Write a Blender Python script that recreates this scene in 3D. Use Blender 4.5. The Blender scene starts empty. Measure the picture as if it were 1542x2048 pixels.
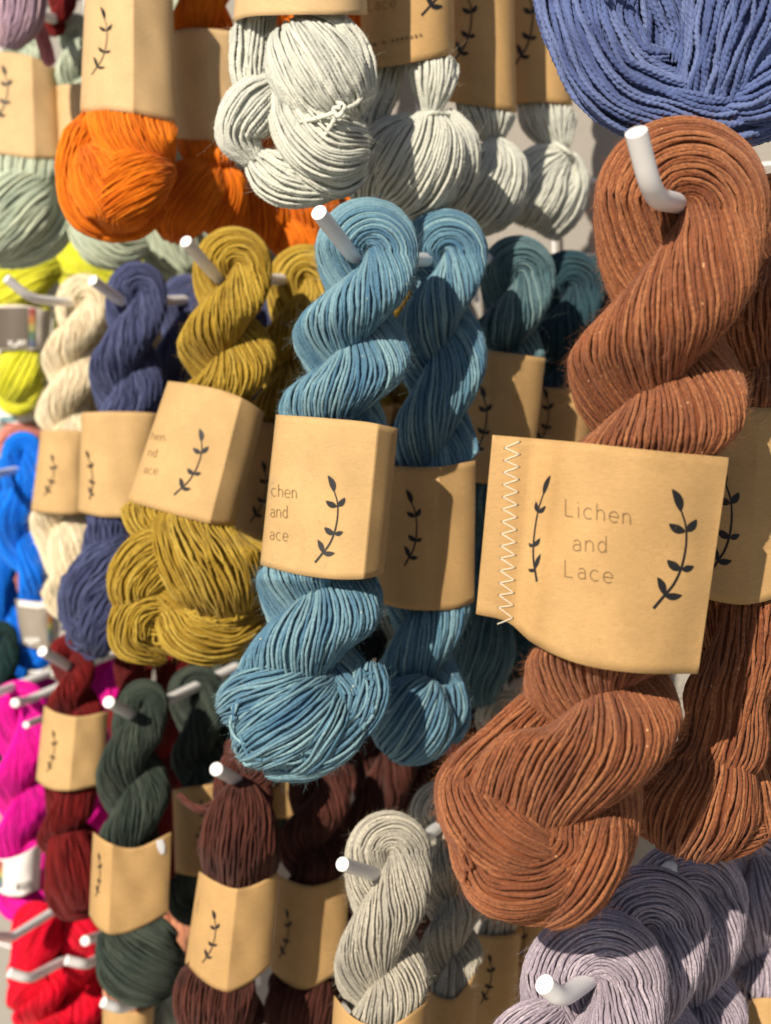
import bpy, math, random
import numpy as np
from mathutils import Matrix, Vector, Euler
rng = np.random.default_rng(11)
random.seed(11)
PI = math.pi
sc = bpy.context.scene
COL = sc.collection

# ------------------------------------------------------------------ camera, sky, sun, exposure
F = 2472.0                       # focal length in photograph pixels (1542 x 2048)
cam_d = bpy.data.cameras.new("camera")
cam = bpy.data.objects.new("camera", cam_d)
COL.objects.link(cam)
CAM_M = Matrix.Translation((0, 0, 1.5)) @ Euler((math.radians(80), 0, 0)).to_matrix().to_4x4() @ Matrix.Rotation(math.radians(-3), 4, 'Z')
cam.matrix_world = CAM_M
cam_d.sensor_fit = 'VERTICAL'
cam_d.sensor_height = 36
cam_d.lens = 36 * F / 2048
cam_d.clip_start = 0.02
cam_d.clip_end = 300
cam_d.dof.use_dof = True
cam_d.dof.focus_distance = 0.635
cam_d.dof.aperture_fstop = 8.5
sc.camera = cam
CM = np.array(CAM_M)

SUN_TRAVEL_CAM = Vector((0.41, -0.44, -0.80)).normalized()
SUN_TRAVEL = (CAM_M.to_3x3() @ SUN_TRAVEL_CAM).normalized()
w = bpy.data.worlds.new("World")
sc.world = w
w.use_nodes = True
nt = w.node_tree
sky = nt.nodes.new('ShaderNodeTexSky')
sky.sky_type = 'NISHITA'
sky.sun_disc = False
to_sun = -SUN_TRAVEL
sky.sun_elevation = math.asin(to_sun.z)
sky.sun_rotation = math.atan2(to_sun.x, to_sun.y)
bg = nt.nodes['Background']
nt.links.new(sky.outputs[0], bg.inputs[0])
bg.inputs[1].default_value = 0.055
sd = bpy.data.lights.new("sun", 'SUN')
sd.energy = 5.0
sd.angle = math.radians(0.5)
sd.color = (1.0, 0.88, 0.71)
so = bpy.data.objects.new("sun", sd)
so.rotation_euler = SUN_TRAVEL.to_track_quat('-Z', 'Y').to_euler()
so.location = (-2, -3, 4)
COL.objects.link(so)
sc.view_settings.view_transform = 'Standard'
sc.view_settings.look = 'None'
sc.view_settings.exposure = 0.34
sc.view_settings.gamma = 1
sc.view_settings.use_curve_mapping = False

# ------------------------------------------------------------------ mapping: photograph pixel + depth -> place in the world
def to_world(P, D):
    """P (...,3): pixel x, pixel y, relief towards the viewer in pixel units at distance D -> world metres"""
    P = np.asarray(P, float)
    d = D - P[..., 2] * D / F
    X = (P[..., 0] - 771) / F * d
    Y = -(P[..., 1] - 1024) / F * d
    c = np.stack([X, Y, -d], -1)
    return c @ CM[:3, :3].T + CM[:3, 3]

# ------------------------------------------------------------------ materials
def new_mat(name):
    m = bpy.data.materials.new(name)
    m.use_nodes = True
    return m, m.node_tree, m.node_tree.nodes['Principled BSDF']

def N(t, typ, **kw):
    n = t.nodes.new(typ)
    for k, v in kw.items():
        setattr(n, k, v)
    return n

MATS = {}; DYE = {}
def yarn_mat(name, c1, c2=None, c3=None, patch=0.02, heather=0.5, fleck=None, bump=0.5, sheen=0.25):
    """c1 main dye, c2 second dye tone seen in slow patches, c3 tone differing strand by strand"""
    if name in MATS: return MATS[name]
    m, t, b = new_mat(name)
    L = t.links.new
    c2 = c2 or tuple(x * 0.72 for x in c1)
    c3 = c3 or tuple(min(1, x * 1.25) for x in c1)
    geo = N(t, 'ShaderNodeTexCoord')
    at = N(t, 'ShaderNodeAttribute', attribute_name='strand')
    uv = N(t, 'ShaderNodeUVMap', uv_map='UVMap')
    n1 = N(t, 'ShaderNodeTexNoise'); n1.inputs['Scale'].default_value = 1 / patch; n1.inputs['Detail'].default_value = 3
    L(geo.outputs['Object'], n1.inputs['Vector'])
    r1 = N(t, 'ShaderNodeMapRange'); r1.inputs[1].default_value = .38; r1.inputs[2].default_value = .64
    L(n1.outputs['Fac'], r1.inputs[0])
    mx = N(t, 'ShaderNodeMix', data_type='RGBA'); mx.inputs[6].default_value = (*c1, 1); mx.inputs[7].default_value = (*c2, 1)
    L(r1.outputs[0], mx.inputs[0])
    mx2 = N(t, 'ShaderNodeMix', data_type='RGBA'); mx2.inputs[7].default_value = (*c3, 1)
    r2 = N(t, 'ShaderNodeMath', operation='POWER'); r2.inputs[1].default_value = 2.0
    L(at.outputs['Fac'], r2.inputs[0])
    r3 = N(t, 'ShaderNodeMath', operation='MULTIPLY'); r3.inputs[1].default_value = 0.75
    L(r2.outputs[0], r3.inputs[0]); L(r3.outputs[0], mx2.inputs[0]); L(mx.outputs[2], mx2.inputs[6])
    # fibre heathering along the strand
    mp = N(t, 'ShaderNodeMapping'); mp.inputs['Scale'].default_value = (520, 4.0, 1)
    L(uv.outputs[0], mp.inputs[0])
    n2 = N(t, 'ShaderNodeTexNoise'); n2.inputs['Scale'].default_value = 1.0; n2.inputs['Detail'].default_value = 6; n2.inputs['Roughness'].default_value = .7
    L(mp.outputs[0], n2.inputs['Vector'])
    r4 = N(t, 'ShaderNodeMapRange'); r4.inputs[1].default_value = .3; r4.inputs[2].default_value = .7
    r4.inputs[3].default_value = 1 - heather * .75; r4.inputs[4].default_value = 1 + heather * .65
    L(n2.outputs['Fac'], r4.inputs[0])
    mul = N(t, 'ShaderNodeVectorMath', operation='SCALE')
    L(mx2.outputs[2], mul.inputs[0]); L(r4.outputs[0], mul.inputs['Scale'])
    out = mul.outputs[0]
    if fleck:
        v = N(t, 'ShaderNodeTexVoronoi'); v.inputs['Scale'].default_value = 260
        L(geo.outputs['Object'], v.inputs['Vector'])
        lt = N(t, 'ShaderNodeMath', operation='LESS_THAN'); lt.inputs[1].default_value = .15
        L(v.outputs['Distance'], lt.inputs[0])
        n5 = N(t, 'ShaderNodeTexNoise'); n5.inputs['Scale'].default_value = 120
        L(geo.outputs['Object'], n5.inputs['Vector'])
        gt = N(t, 'ShaderNodeMath', operation='GREATER_THAN'); gt.inputs[1].default_value = .63
        L(n5.outputs['Fac'], gt.inputs[0])
        mm = N(t, 'ShaderNodeMath', operation='MULTIPLY'); L(lt.outputs[0], mm.inputs[0]); L(gt.outputs[0], mm.inputs[1])
        mx3 = N(t, 'ShaderNodeMix', data_type='RGBA'); mx3.inputs[7].default_value = (*fleck, 1)
        L(mm.outputs[0], mx3.inputs[0]); L(out, mx3.inputs[6]); out = mx3.outputs[2]
    L(out, b.inputs['Base Color'])
    # twisted fibre relief
    mp2 = N(t, 'ShaderNodeMapping'); mp2.inputs['Scale'].default_value = (900, 9, 1); mp2.inputs['Rotation'].default_value = (0, 0, 0.012)
    L(uv.outputs[0], mp2.inputs[0])
    n3 = N(t, 'ShaderNodeTexNoise'); n3.inputs['Scale'].default_value = 1.0; n3.inputs['Detail'].default_value = 4
    L(mp2.outputs[0], n3.inputs['Vector'])
    bp = N(t, 'ShaderNodeBump'); bp.inputs['Strength'].default_value = bump; bp.inputs['Distance'].default_value = .0010
    L(n3.outputs['Fac'], bp.inputs['Height']); L(bp.outputs[0], b.inputs['Normal'])
    b.inputs['Roughness'].default_value = .85
    b.inputs['Specular IOR Level'].default_value = .12
    b.inputs['Sheen Weight'].default_value = sheen
    b.inputs['Sheen Roughness'].default_value = .45
    b.inputs['Sheen Tint'].default_value = (*[min(1, .35 + x) for x in c1], 1)
    MATS[name] = m; DYE[name] = c3
    return m

def plain(name, col, rough=.6, spec=.3, noise=0.0, nscale=40, bump=0.0, coat=0.0):
    if name in MATS: return MATS[name]
    m, t, b = new_mat(name)
    b.inputs['Base Color'].default_value = (*col, 1)
    b.inputs['Roughness'].default_value = rough
    b.inputs['Specular IOR Level'].default_value = spec
    b.inputs['Coat Weight'].default_value = coat
    if noise or bump:
        tc = N(t, 'ShaderNodeTexCoord')
        n = N(t, 'ShaderNodeTexNoise'); n.inputs['Scale'].default_value = nscale; n.inputs['Detail'].default_value = 6
        t.links.new(tc.outputs['Object'], n.inputs['Vector'])
        if noise:
            r = N(t, 'ShaderNodeMapRange'); r.inputs[3].default_value = 1 - noise; r.inputs[4].default_value = 1 + noise
            t.links.new(n.outputs['Fac'], r.inputs[0])
            s = N(t, 'ShaderNodeVectorMath', operation='SCALE'); s.inputs[0].default_value = col
            t.links.new(r.outputs[0], s.inputs['Scale']); t.links.new(s.outputs[0], b.inputs['Base Color'])
        if bump:
            bp = N(t, 'ShaderNodeBump'); bp.inputs['Strength'].default_value = bump; bp.inputs['Distance'].default_value = .0005
            t.links.new(n.outputs['Fac'], bp.inputs['Height']); t.links.new(bp.outputs[0], b.inputs['Normal'])
    MATS[name] = m
    return m

def kraft(name='kraft_paper', col=(.445, .278, .118)):
    if name in MATS: return MATS[name]
    m, t, b = new_mat(name)
    L = t.links.new
    tc = N(t, 'ShaderNodeTexCoord')
    mp = N(t, 'ShaderNodeMapping'); mp.inputs['Scale'].default_value = (60, 60, 420); L(tc.outputs['Object'], mp.inputs[0])
    n = N(t, 'ShaderNodeTexNoise'); n.inputs['Scale'].default_value = 4; n.inputs['Detail'].default_value = 8; n.inputs['Roughness'].default_value = .75
    L(mp.outputs[0], n.inputs['Vector'])
    n2 = N(t, 'ShaderNodeTexNoise'); n2.inputs['Scale'].default_value = 45; n2.inputs['Detail'].default_value = 3
    L(tc.outputs['Object'], n2.inputs['Vector'])
    r = N(t, 'ShaderNodeMapRange'); r.inputs[1].default_value = .3; r.inputs[2].default_value = .7; r.inputs[3].default_value = .86; r.inputs[4].default_value = 1.12
    L(n.outputs['Fac'], r.inputs[0])
    r2 = N(t, 'ShaderNodeMapRange'); r2.inputs[1].default_value = .3; r2.inputs[2].default_value = .7; r2.inputs[3].default_value = .93; r2.inputs[4].default_value = 1.06
    L(n2.outputs['Fac'], r2.inputs[0])
    mm = N(t, 'ShaderNodeMath', operation='MULTIPLY'); L(r.outputs[0], mm.inputs[0]); L(r2.outputs[0], mm.inputs[1])
    s = N(t, 'ShaderNodeVectorMath', operation='SCALE'); s.inputs[0].default_value = col
    vf = N(t, 'ShaderNodeTexVoronoi'); vf.inputs['Scale'].default_value = 420; L(tc.outputs['Object'], vf.inputs['Vector'])
    fl = N(t, 'ShaderNodeMapRange'); fl.inputs[1].default_value = .10; fl.inputs[2].default_value = .22; fl.inputs[3].default_value = .87; fl.inputs[4].default_value = 1.0
    L(vf.outputs['Distance'], fl.inputs[0])
    m3 = N(t, 'ShaderNodeMath', operation='MULTIPLY'); L(mm.outputs[0], m3.inputs[0]); L(fl.outputs[0], m3.inputs[1])
    L(m3.outputs[0], s.inputs['Scale']); L(s.outputs[0], b.inputs['Base Color'])
    bp = N(t, 'ShaderNodeBump'); bp.inputs['Strength'].default_value = .5; bp.inputs['Distance'].default_value = .0003
    L(n.outputs['Fac'], bp.inputs['Height']); L(bp.outputs[0], b.inputs['Normal'])
    b.inputs['Roughness'].default_value = .72; b.inputs['Specular IOR Level'].default_value = .25
    MATS[name] = m
    return m

INK = plain('black_ink', (.012, .012, .014), .55)
INK_THIN = plain('brown_thin_ink', (.16, .10, .045), .6)
WHITE_INK = plain('white_ink', (.8, .79, .76), .6)
THREAD = plain('white_thread', (.80, .74, .62), .8, noise=.1, nscale=900)
HOLE = plain('needle_hole', (.08, .05, .02), .9)
PEGM = plain('white_powder_coat', (.78, .78, .80), .33, .5, noise=.03, nscale=300, bump=.08)

# ------------------------------------------------------------------ object helpers
def empty(name, loc, label, cat, group=None):
    o = bpy.data.objects.new(name, None)
    COL.objects.link(o)
    o.location = loc
    o.empty_display_size = .01
    o['label'] = label; o['category'] = cat
    if group: o['group'] = group
    return o

def mesh_obj(name, verts, faces, mat, parent=None, attr=None, uv=None, smooth=True, base=None, sharp=None):
    """verts in world metres; faces (n,4) quads (a last index of -1 means triangle)"""
    base = np.array(parent.location) if parent is not None and base is None else (np.zeros(3) if base is None else np.array(base))
    v = (np.asarray(verts, float) - base).astype(np.float32)
    me = bpy.data.meshes.new(name)
    faces = np.asarray(faces)
    me.vertices.add(len(v)); me.vertices.foreach_set('co', v.ravel())
    k = faces.shape[1]
    me.loops.add(len(faces) * k); me.loops.foreach_set('vertex_index', faces.astype(np.int32).ravel())
    me.polygons.add(len(faces)); me.polygons.foreach_set('loop_start', (np.arange(len(faces)) * k).astype(np.int32))
    me.update(calc_edges=True)
    if attr is not None:
        a = me.attributes.new('strand', 'FLOAT', 'POINT'); a.data.foreach_set('value', attr.astype(np.float32))
    if uv is not None:
        u = me.uv_layers.new(name='UVMap'); u.data.foreach_set('uv', uv[faces.ravel()].astype(np.float32).ravel())
    me.polygons.foreach_set('use_smooth', np.full(len(faces), smooth))
    if sharp: me.set_sharp_from_angle(angle=math.radians(sharp))
    me.materials.append(mat)
    o = bpy.data.objects.new(name, me)
    COL.objects.link(o)
    if parent is not None: o.parent = parent
    else: o.location = base
    return o

class Acc:
    """collects tube grids into one mesh"""
    def __init__(s): s.v = []; s.f = []; s.a = []; s.uv = []; s.n = 0
    def tubes(s, P, nrm, rad, K, D, strand, lobes=0, pitch=0, closed=False, uvlen=None, rough=False):
        """P (S,M,3) strand centre lines in pixel relief space, nrm outward, rad (S,M)"""
        S, M, _ = P.shape
        T = np.gradient(P, axis=1)
        T /= np.linalg.norm(T, axis=-1, keepdims=True) + 1e-9
        n = nrm - (nrm * T).sum(-1, keepdims=True) * T
        n /= np.linalg.norm(n, axis=-1, keepdims=True) + 1e-9
        b = np.cross(T, n)
        a = np.arange(K) / K * 2 * PI
        seg = np.linalg.norm(np.diff(P, axis=1), axis=-1)
        ln = np.concatenate([np.zeros((S, 1)), np.cumsum(seg, 1)], 1)
        R = rad[..., None] * np.ones(K)
        R = R * (1 + rng.normal(0, .055, R.shape)) if rough else R
        if lobes:
            ph = ln[..., None] / pitch * 2 * PI + strand[:, None, None] * 6.28
            R = R * (0.70 + 0.40 * np.abs(np.cos(lobes * .5 * (a - ph))))
        V = P[:, :, None, :] + R[..., None] * (np.cos(a)[None, None, :, None] * n[:, :, None, :] + np.sin(a)[None, None, :, None] * b[:, :, None, :])
        W = to_world(V, D).reshape(-1, 3)
        idx = np.arange(S * M * K).reshape(S, M, K)
        q = np.stack([idx[:, :-1, :], np.roll(idx, -1, 2)[:, :-1, :], np.roll(idx, -1, 2)[:, 1:, :], idx[:, 1:, :]], -1).reshape(-1, 4)
        s.v.append(W); s.f.append(q + s.n)
        s.a.append(np.broadcast_to(strand[:, None, None], (S, M, K)).ravel())
        u = (ln * D / F)[..., None] * np.ones(K) + strand[:, None, None] * 3.7
        vv = np.broadcast_to(np.abs(np.arange(K) / K * 2 - 1), (S, M, K)) + strand[:, None, None] * 5
        s.uv.append(np.stack([u.ravel(), vv.ravel()], -1))
        s.n += S * M * K
    def build(s, name, mat, parent):
        return mesh_obj(name, np.concatenate(s.v), np.concatenate(s.f), mat, parent, np.concatenate(s.a), np.concatenate(s.uv))

def hermite(keys, t):
    """Catmull-Rom through keys (n,k) at params t in 0..1 by chord length of first two columns"""
    keys = np.asarray(keys, float)
    d = np.linalg.norm(np.diff(keys[:, :3], axis=0), axis=1) + 1e-6
    s = np.concatenate([[0], np.cumsum(d)]); s /= s[-1]
    m = np.zeros_like(keys)
    n = len(keys)
    for i in range(n):
        if i == 0: m[i] = (keys[1] - keys[0]) / (s[1] - s[0])
        elif i == n - 1: m[i] = (keys[-1] - keys[-2]) / (s[-1] - s[-2])
        else:
            a = (keys[i] - keys[i-1]) / (s[i] - s[i-1]); b = (keys[i+1] - keys[i]) / (s[i+1] - s[i])
            w0 = (s[i+1] - s[i]) / (s[i+1] - s[i-1])
            m[i] = a * w0 + b * (1 - w0)
    k = np.clip(np.searchsorted(s, t, side='right') - 1, 0, n - 2)
    h = (s[k+1] - s[k]); x = ((t - s[k]) / h)[:, None]; h = h[:, None]
    return ((2*x**3 - 3*x**2 + 1) * keys[k] + (x**3 - 2*x**2 + x) * h * m[k] + (-2*x**3 + 3*x**2) * keys[k+1] + (x**3 - x**2) * h * m[k+1])

def wob(S, ln, sw, amp, lams=(8, 17, 40), ws=(.16, .34, .6)):
    o = np.zeros((S, len(ln)))
    for l, w_ in zip(lams, ws):
        ph = rng.uniform(0, 2*PI, (S, 1)); ll = l * rng.uniform(.75, 1.35, (S, 1))
        o += w_ * np.sin(2*PI*ln[None]/(ll*sw) + ph)
    return o * amp * sw

SQ = [None]
def sweep(acc, c, e1, e2, ra, rb, alpha0, D, sw, wav, K, lobes=0, taper=0.0, hairs=None, fill=1.0, core=True, srs=.90):
    """surface strands over a bundle with centre c, section axes e1 e2, radii ra rb, section turn alpha0(theta)->(S,M)"""
    M = len(c)
    seg = np.linalg.norm(np.diff(c, axis=0), axis=1); ln = np.concatenate([[0], np.cumsum(seg)])
    rr = np.percentile(np.sqrt((ra**2 + rb**2) / 2), 75)
    S = max(8, int(2*PI*rr / (sw * fill)))
    th = (np.arange(S) + rng.uniform(-.33, .33, S)) / S * 2*PI
    al = alpha0(th)
    rw = np.sqrt((ra**2 + rb**2) / 2)
    al = al + wob(S, ln, sw, wav) / np.maximum(rw, sw)[None]
    depth = rng.uniform(-.75, .15, (S, 1)) * sw * .5 + wob(S, ln, sw, wav * .42)
    srad = sw * .5 * srs * rng.uniform(.86, 1.14, (S, 1)) * np.ones((1, M))
    if taper:
        tt = np.linspace(0, 1, M); k = np.clip(np.minimum(tt, 1 - tt) / .06, .35, 1); srad = srad * k[None]
    ca, sa = np.cos(al), np.sin(al)
    A = (ra[None] + depth - sw*.4); B = (rb[None] + depth - sw*.4)
    A = np.maximum(A, 1); B = np.maximum(B, 1)
    off = (A * ca)[..., None] * e1[None] + (B * sa)[..., None] * e2[None]
    nrm = (ca / ra[None])[..., None] * e1[None] + (sa / rb[None])[..., None] * e2[None]
    nrm /= np.linalg.norm(nrm, axis=-1, keepdims=True)
    P = c[None] + off
    if SQ[0] is not None: P = SQ[0].squeeze(P, sw)
    sl = 1 + .10*np.sin(2*PI*ln[None]/(sw*rng.uniform(5, 11, (S, 1))) + rng.uniform(0, 6.3, (S, 1))) + .10*np.sin(2*PI*ln[None]/(sw*rng.uniform(2.4, 4, (S, 1))) + rng.uniform(0, 6.3, (S, 1)))
    srad = srad * sl
    acc.tubes(P, nrm, srad, K, D, rng.uniform(0, 1, S), lobes, sw * 2.0 if lobes else 0, rough=True)
    if core:
        kk = 20; a = np.arange(kk) / kk * 2*PI
        dd = sw * 1.5
        ac = alpha0(a)
        Vc = c[None] + (np.maximum(ra - dd, 1)[None] * np.cos(ac))[..., None] * e1[None] + (np.maximum(rb - dd, 1)[None] * np.sin(ac))[..., None] * e2[None]
        V = Vc.transpose(1, 0, 2)
        if SQ[0] is not None: V = SQ[0].squeeze(V, sw*1.9)
        W = to_world(V, D).reshape(-1, 3)
        idx = np.arange(M * kk).reshape(M, kk)
        q = np.stack([idx[:-1], np.roll(idx, -1, 1)[:-1], np.roll(idx, -1, 1)[1:], idx[1:]], -1).reshape(-1, 4)
        acc.v.append(W); acc.f.append(q + acc.n); acc.a.append(np.full(M*kk, .2)); acc.uv.append(np.zeros((M*kk, 2))); acc.n += M*kk
    if hairs is not None:
        hairs.append((P, nrm))

def ply_rope(acc, keys, D, sw, wav, K, top=True, bot=True, k=.85, zf=.8, lobes=0, step=None, hairs=None, archy=1.0, boty=1.0, rho=.63, fill=1.0, atw=-1.3):
    """two plies twisted round one centre line, joined in an arch at top and bottom: one closed hank"""
    keys = np.asarray(keys, float)
    pts = np.concatenate([keys[:, :2], np.zeros((len(keys), 1)), keys[:, 2:]], 1)  # x y z W phi
    if keys.shape[1] > 4: pts = np.stack([keys[:, 0], keys[:, 1], keys[:, 4], keys[:, 2], keys[:, 3]], 1)
    step = step or sw * 1.0
    L = np.linalg.norm(np.diff(keys[:, :2], axis=0), axis=1).sum()
    M = int(np.clip(L * 1.25 / step, 24, 420))
    q = hermite(pts, np.linspace(0, 1, M))
    C = q[:, :3]; Wd = q[:, 3]; ph = np.radians(q[:, 4])
    T = np.gradient(C[:, :2], axis=0); T /= np.linalg.norm(T, axis=1, keepdims=True)
    T = np.concatenate([T, np.zeros((M, 1))], 1)
    Lv = np.stack([-T[:, 1], T[:, 0], np.zeros(M)], 1); Lv *= -1  # points to the right in the picture
    Lv = np.where((Lv[:, :1] < 0), -Lv, Lv)
    Z = np.tile([0, 0, 1.0], (M, 1))
    near = np.zeros(M)
    sl_ = np.concatenate([[0], np.cumsum(np.linalg.norm(np.diff(C, axis=0), axis=1))])
    if top: near = np.exp(-(sl_/(Wd[0]*.75))**2)
    R = Wd * (.41 + .09*near); r = Wd * (rho + (.515 - rho)*near)
    d0 = ph - ph[0]
    def ply(sgn):
        c = C + (R * np.cos(ph) * sgn)[:, None] * Lv + (R * np.sin(ph) * sgn * 1.05)[:, None] * Z
        return c
    cR, cL = ply(1), ply(-1)
    segs = []
    sstep = lambda x: np.clip(x, 0, 1)**2*(3 - 2*np.clip(x, 0, 1))
    aL = PI*R[0]; aE = 2.0*Wd[0]
    sC = np.concatenate([[0], np.cumsum(np.linalg.norm(np.diff(cR, axis=0), axis=1))])
    ex = atw*sstep((aL + sC)/(aL + aE)) if top else np.zeros(M)
    # left ply bottom -> top
    fm = (1 - np.exp(-sC/(Wd[0]*.6))) if top else np.ones(M)
    fm = fm * ((1 - np.exp(-(sC[-1] - sC)/(Wd[-1]*.6))) if bot else 1)
    rR = r*(1 + .13*np.sin(ph)*fm); rL = r*(1 - .13*np.sin(ph)*fm)
    segs.append((cL[::-1], Lv[::-1], Z[::-1], rL[::-1], lambda th: (PI - th[:, None] - k * d0[None, ::-1])))
    if top:
        A = Lv[0] * np.sign(math.cos(ph[0]) or 1); mt = int(max(14, PI * R[0] / step))
        be = np.linspace(PI, 0, mt + 2)[1:-1]
        rad = np.cos(be)[:, None] * A - np.sin(be)[:, None] * T[0]
        rad_s = np.cos(be)[:, None] * A * 1.0 - np.sin(be)[:, None] * T[0] * archy
        c = C[0] + R[0] * rad_s
        segs.append((c, rad, np.tile([0, 0, 1.0], (mt, 1)), np.full(mt, r[0]), lambda th, mt=mt: th[:, None] + (atw*sstep(np.linspace(0, 1, mt)*aL/(aL+aE)))[None]))
    at_ = ex[-1]
    segs.append((cR, Lv, Z, rR, lambda th: (th[:, None] + ex[None] - k * d0[None])))
    if bot:
        sg = np.sign(round(math.cos(ph[-1]))) or 1
        A = Lv[-1] * sg; mb = int(max(14, PI * R[-1] * max(1, boty) / step))
        be = np.linspace(0, PI, mb + 2)[1:-1]
        rad = np.cos(be)[:, None] * A + np.sin(be)[:, None] * T[-1]
        radn = rad
        c = C[-1] + R[-1] * (np.cos(be)[:, None] * A + np.sin(be)[:, None] * T[-1] * boty)
        D1 = k * d0[-1]
        def ab(th, mb=mb, sg=sg, D1=D1):
            ar = th + at_ - D1; al_ = PI - th - D1
            a0 = ar if sg > 0 else PI - ar
            af = PI - al_ if sg > 0 else al_
            # left ply ends at angle whose mirrored cosine matches
            df = (af - a0 + PI) % (2*PI) - PI
            df = df if abs(df[0]) < 2.2 else df - np.sign(df[0]) * 2 * PI * 0
            x = np.linspace(0, 1, mb + 2)[1:-1]
            return a0[:, None] + df[:, None] * x[None] * (1.0)
        segs.append((c, radn, np.tile([0, 0, 1.0], (mb, 1)), np.full(mb, r[-1]), ab))
    # one continuous path
    c = np.concatenate([s[0] for s in segs]); e1 = np.concatenate([s[1] for s in segs]); e2 = np.concatenate([s[2] for s in segs])
    rr = np.concatenate([s[3] for s in segs])
    def alpha(th): return np.concatenate([s[4](th) for s in segs], 1)
    if top and bot:   # close the loop by repeating the first rings
        n0 = 3
        c = np.concatenate([c, c[:n0]]); e1 = np.concatenate([e1, e1[:n0]]); e2 = np.concatenate([e2, e2[:n0]]); rr = np.concatenate([rr, rr[:n0]])
        al0 = alpha
        def alpha(th):
            a = al0(th); return np.concatenate([a, a[:, :n0]], 1)
    # soften the joins of the centre line
    ks = np.array([1, 2, 3, 2, 1.]); ks /= ks.sum()
    for i in range(3): c[2:-2, i] = np.convolve(c[:, i], ks, 'valid')
    # do not interpolate angle jumps: unwrap
    def alpha_u(th): return alpha(th)
    sweep(acc, c, e1, e2, rr, rr * zf, alpha_u, D, sw, wav, K, lobes, hairs=hairs, fill=fill)

def bundle(acc, keys, D, sw, wav, K, tw=0.0, flat=.85, lobes=0, step=None, hairs=None, fill=.95):
    """a loose lobe of parallel strands along keys (x, y, z, r)"""
    keys = np.asarray(keys, float)
    step = step or sw * 1.0
    L = np.linalg.norm(np.diff(keys[:, :3], axis=0), axis=1).sum()
    M = int(np.clip(L * 1.2 / step, 12, 420))
    q = hermite(keys, np.linspace(0, 1, M))
    c = q[:, :3]; r = np.maximum(q[:, 3], sw * .8)
    T = np.gradient(c, axis=0); T /= np.linalg.norm(T, axis=1, keepdims=True) + 1e-9
    e2 = np.array([0, 0, 1.0]) - T * T[:, 2:3]
    e2 /= np.linalg.norm(e2, axis=1, keepdims=True) + 1e-6
    e1 = np.cross(T, e2)
    t = np.linspace(0, 1, M)
    sweep(acc, c, e1, e2, r, r * flat, lambda th: th[:, None] + tw * t[None], D, sw, wav, K, lobes, taper=1, hairs=hairs, fill=fill)

def add_hairs(hairs, n, D, lmin, lmax, rad, mat, parent, name='loose_fibres'):
    acc = Acc(); tot = sum(h[0].shape[0] * h[0].shape[1] for h in hairs)
    for P, nr in hairs:
        S, M, _ = P.shape
        k = int(n * S * M / tot) + 1
        i = rng.integers(0, S, k * 3); j = rng.integers(1, M - 1, k * 3)
        ok = nr[i, j, 2] > -.35
        i, j = i[ok][:k], j[ok][:k]
        k = len(i)
        p = P[i, j]; nn = nr[i, j]
        tg = P[i, np.minimum(j + 1, M - 1)] - P[i, np.maximum(j - 1, 0)]; tg /= np.linalg.norm(tg, axis=1, keepdims=True) + 1e-9
        sgn = rng.choice([-1, 1], (k, 1))
        d = nn * rng.uniform(.25, 1.0, (k, 1)) + tg * sgn * rng.uniform(.3, 1.4, (k, 1)) + rng.normal(0, .35, (k, 3))
        d /= np.linalg.norm(d, axis=1, keepdims=True)
        cur = rng.normal(0, 1.5, (k, 3))
        ln = rng.uniform(lmin, lmax, (k, 1)) * rng.uniform(.4, 1, (k, 1))
        m = 7; s = np.linspace(0, 1, m)
        C = p[:, None] + d[:, None] * (s[None, :, None] * ln[:, None]) + cur[:, None] * ((s**2)[None, :, None] * ln[:, None] * .5) + np.roll(cur, 1, 1)[:, None] * (np.sin(s*5)[None, :, None] * ln[:, None] * .10)
        ref = np.broadcast_to(np.array([.3, .5, 1.0]), C.shape) + cur[:, None] * .1
        acc.tubes(C, ref, np.broadcast_to(rad * np.array([1, 1, .9, .85, .75, .6, .3]), (k, m)), 3, D, rng.uniform(.4, 1, k))
    acc.build(name, mat, parent)

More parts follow.
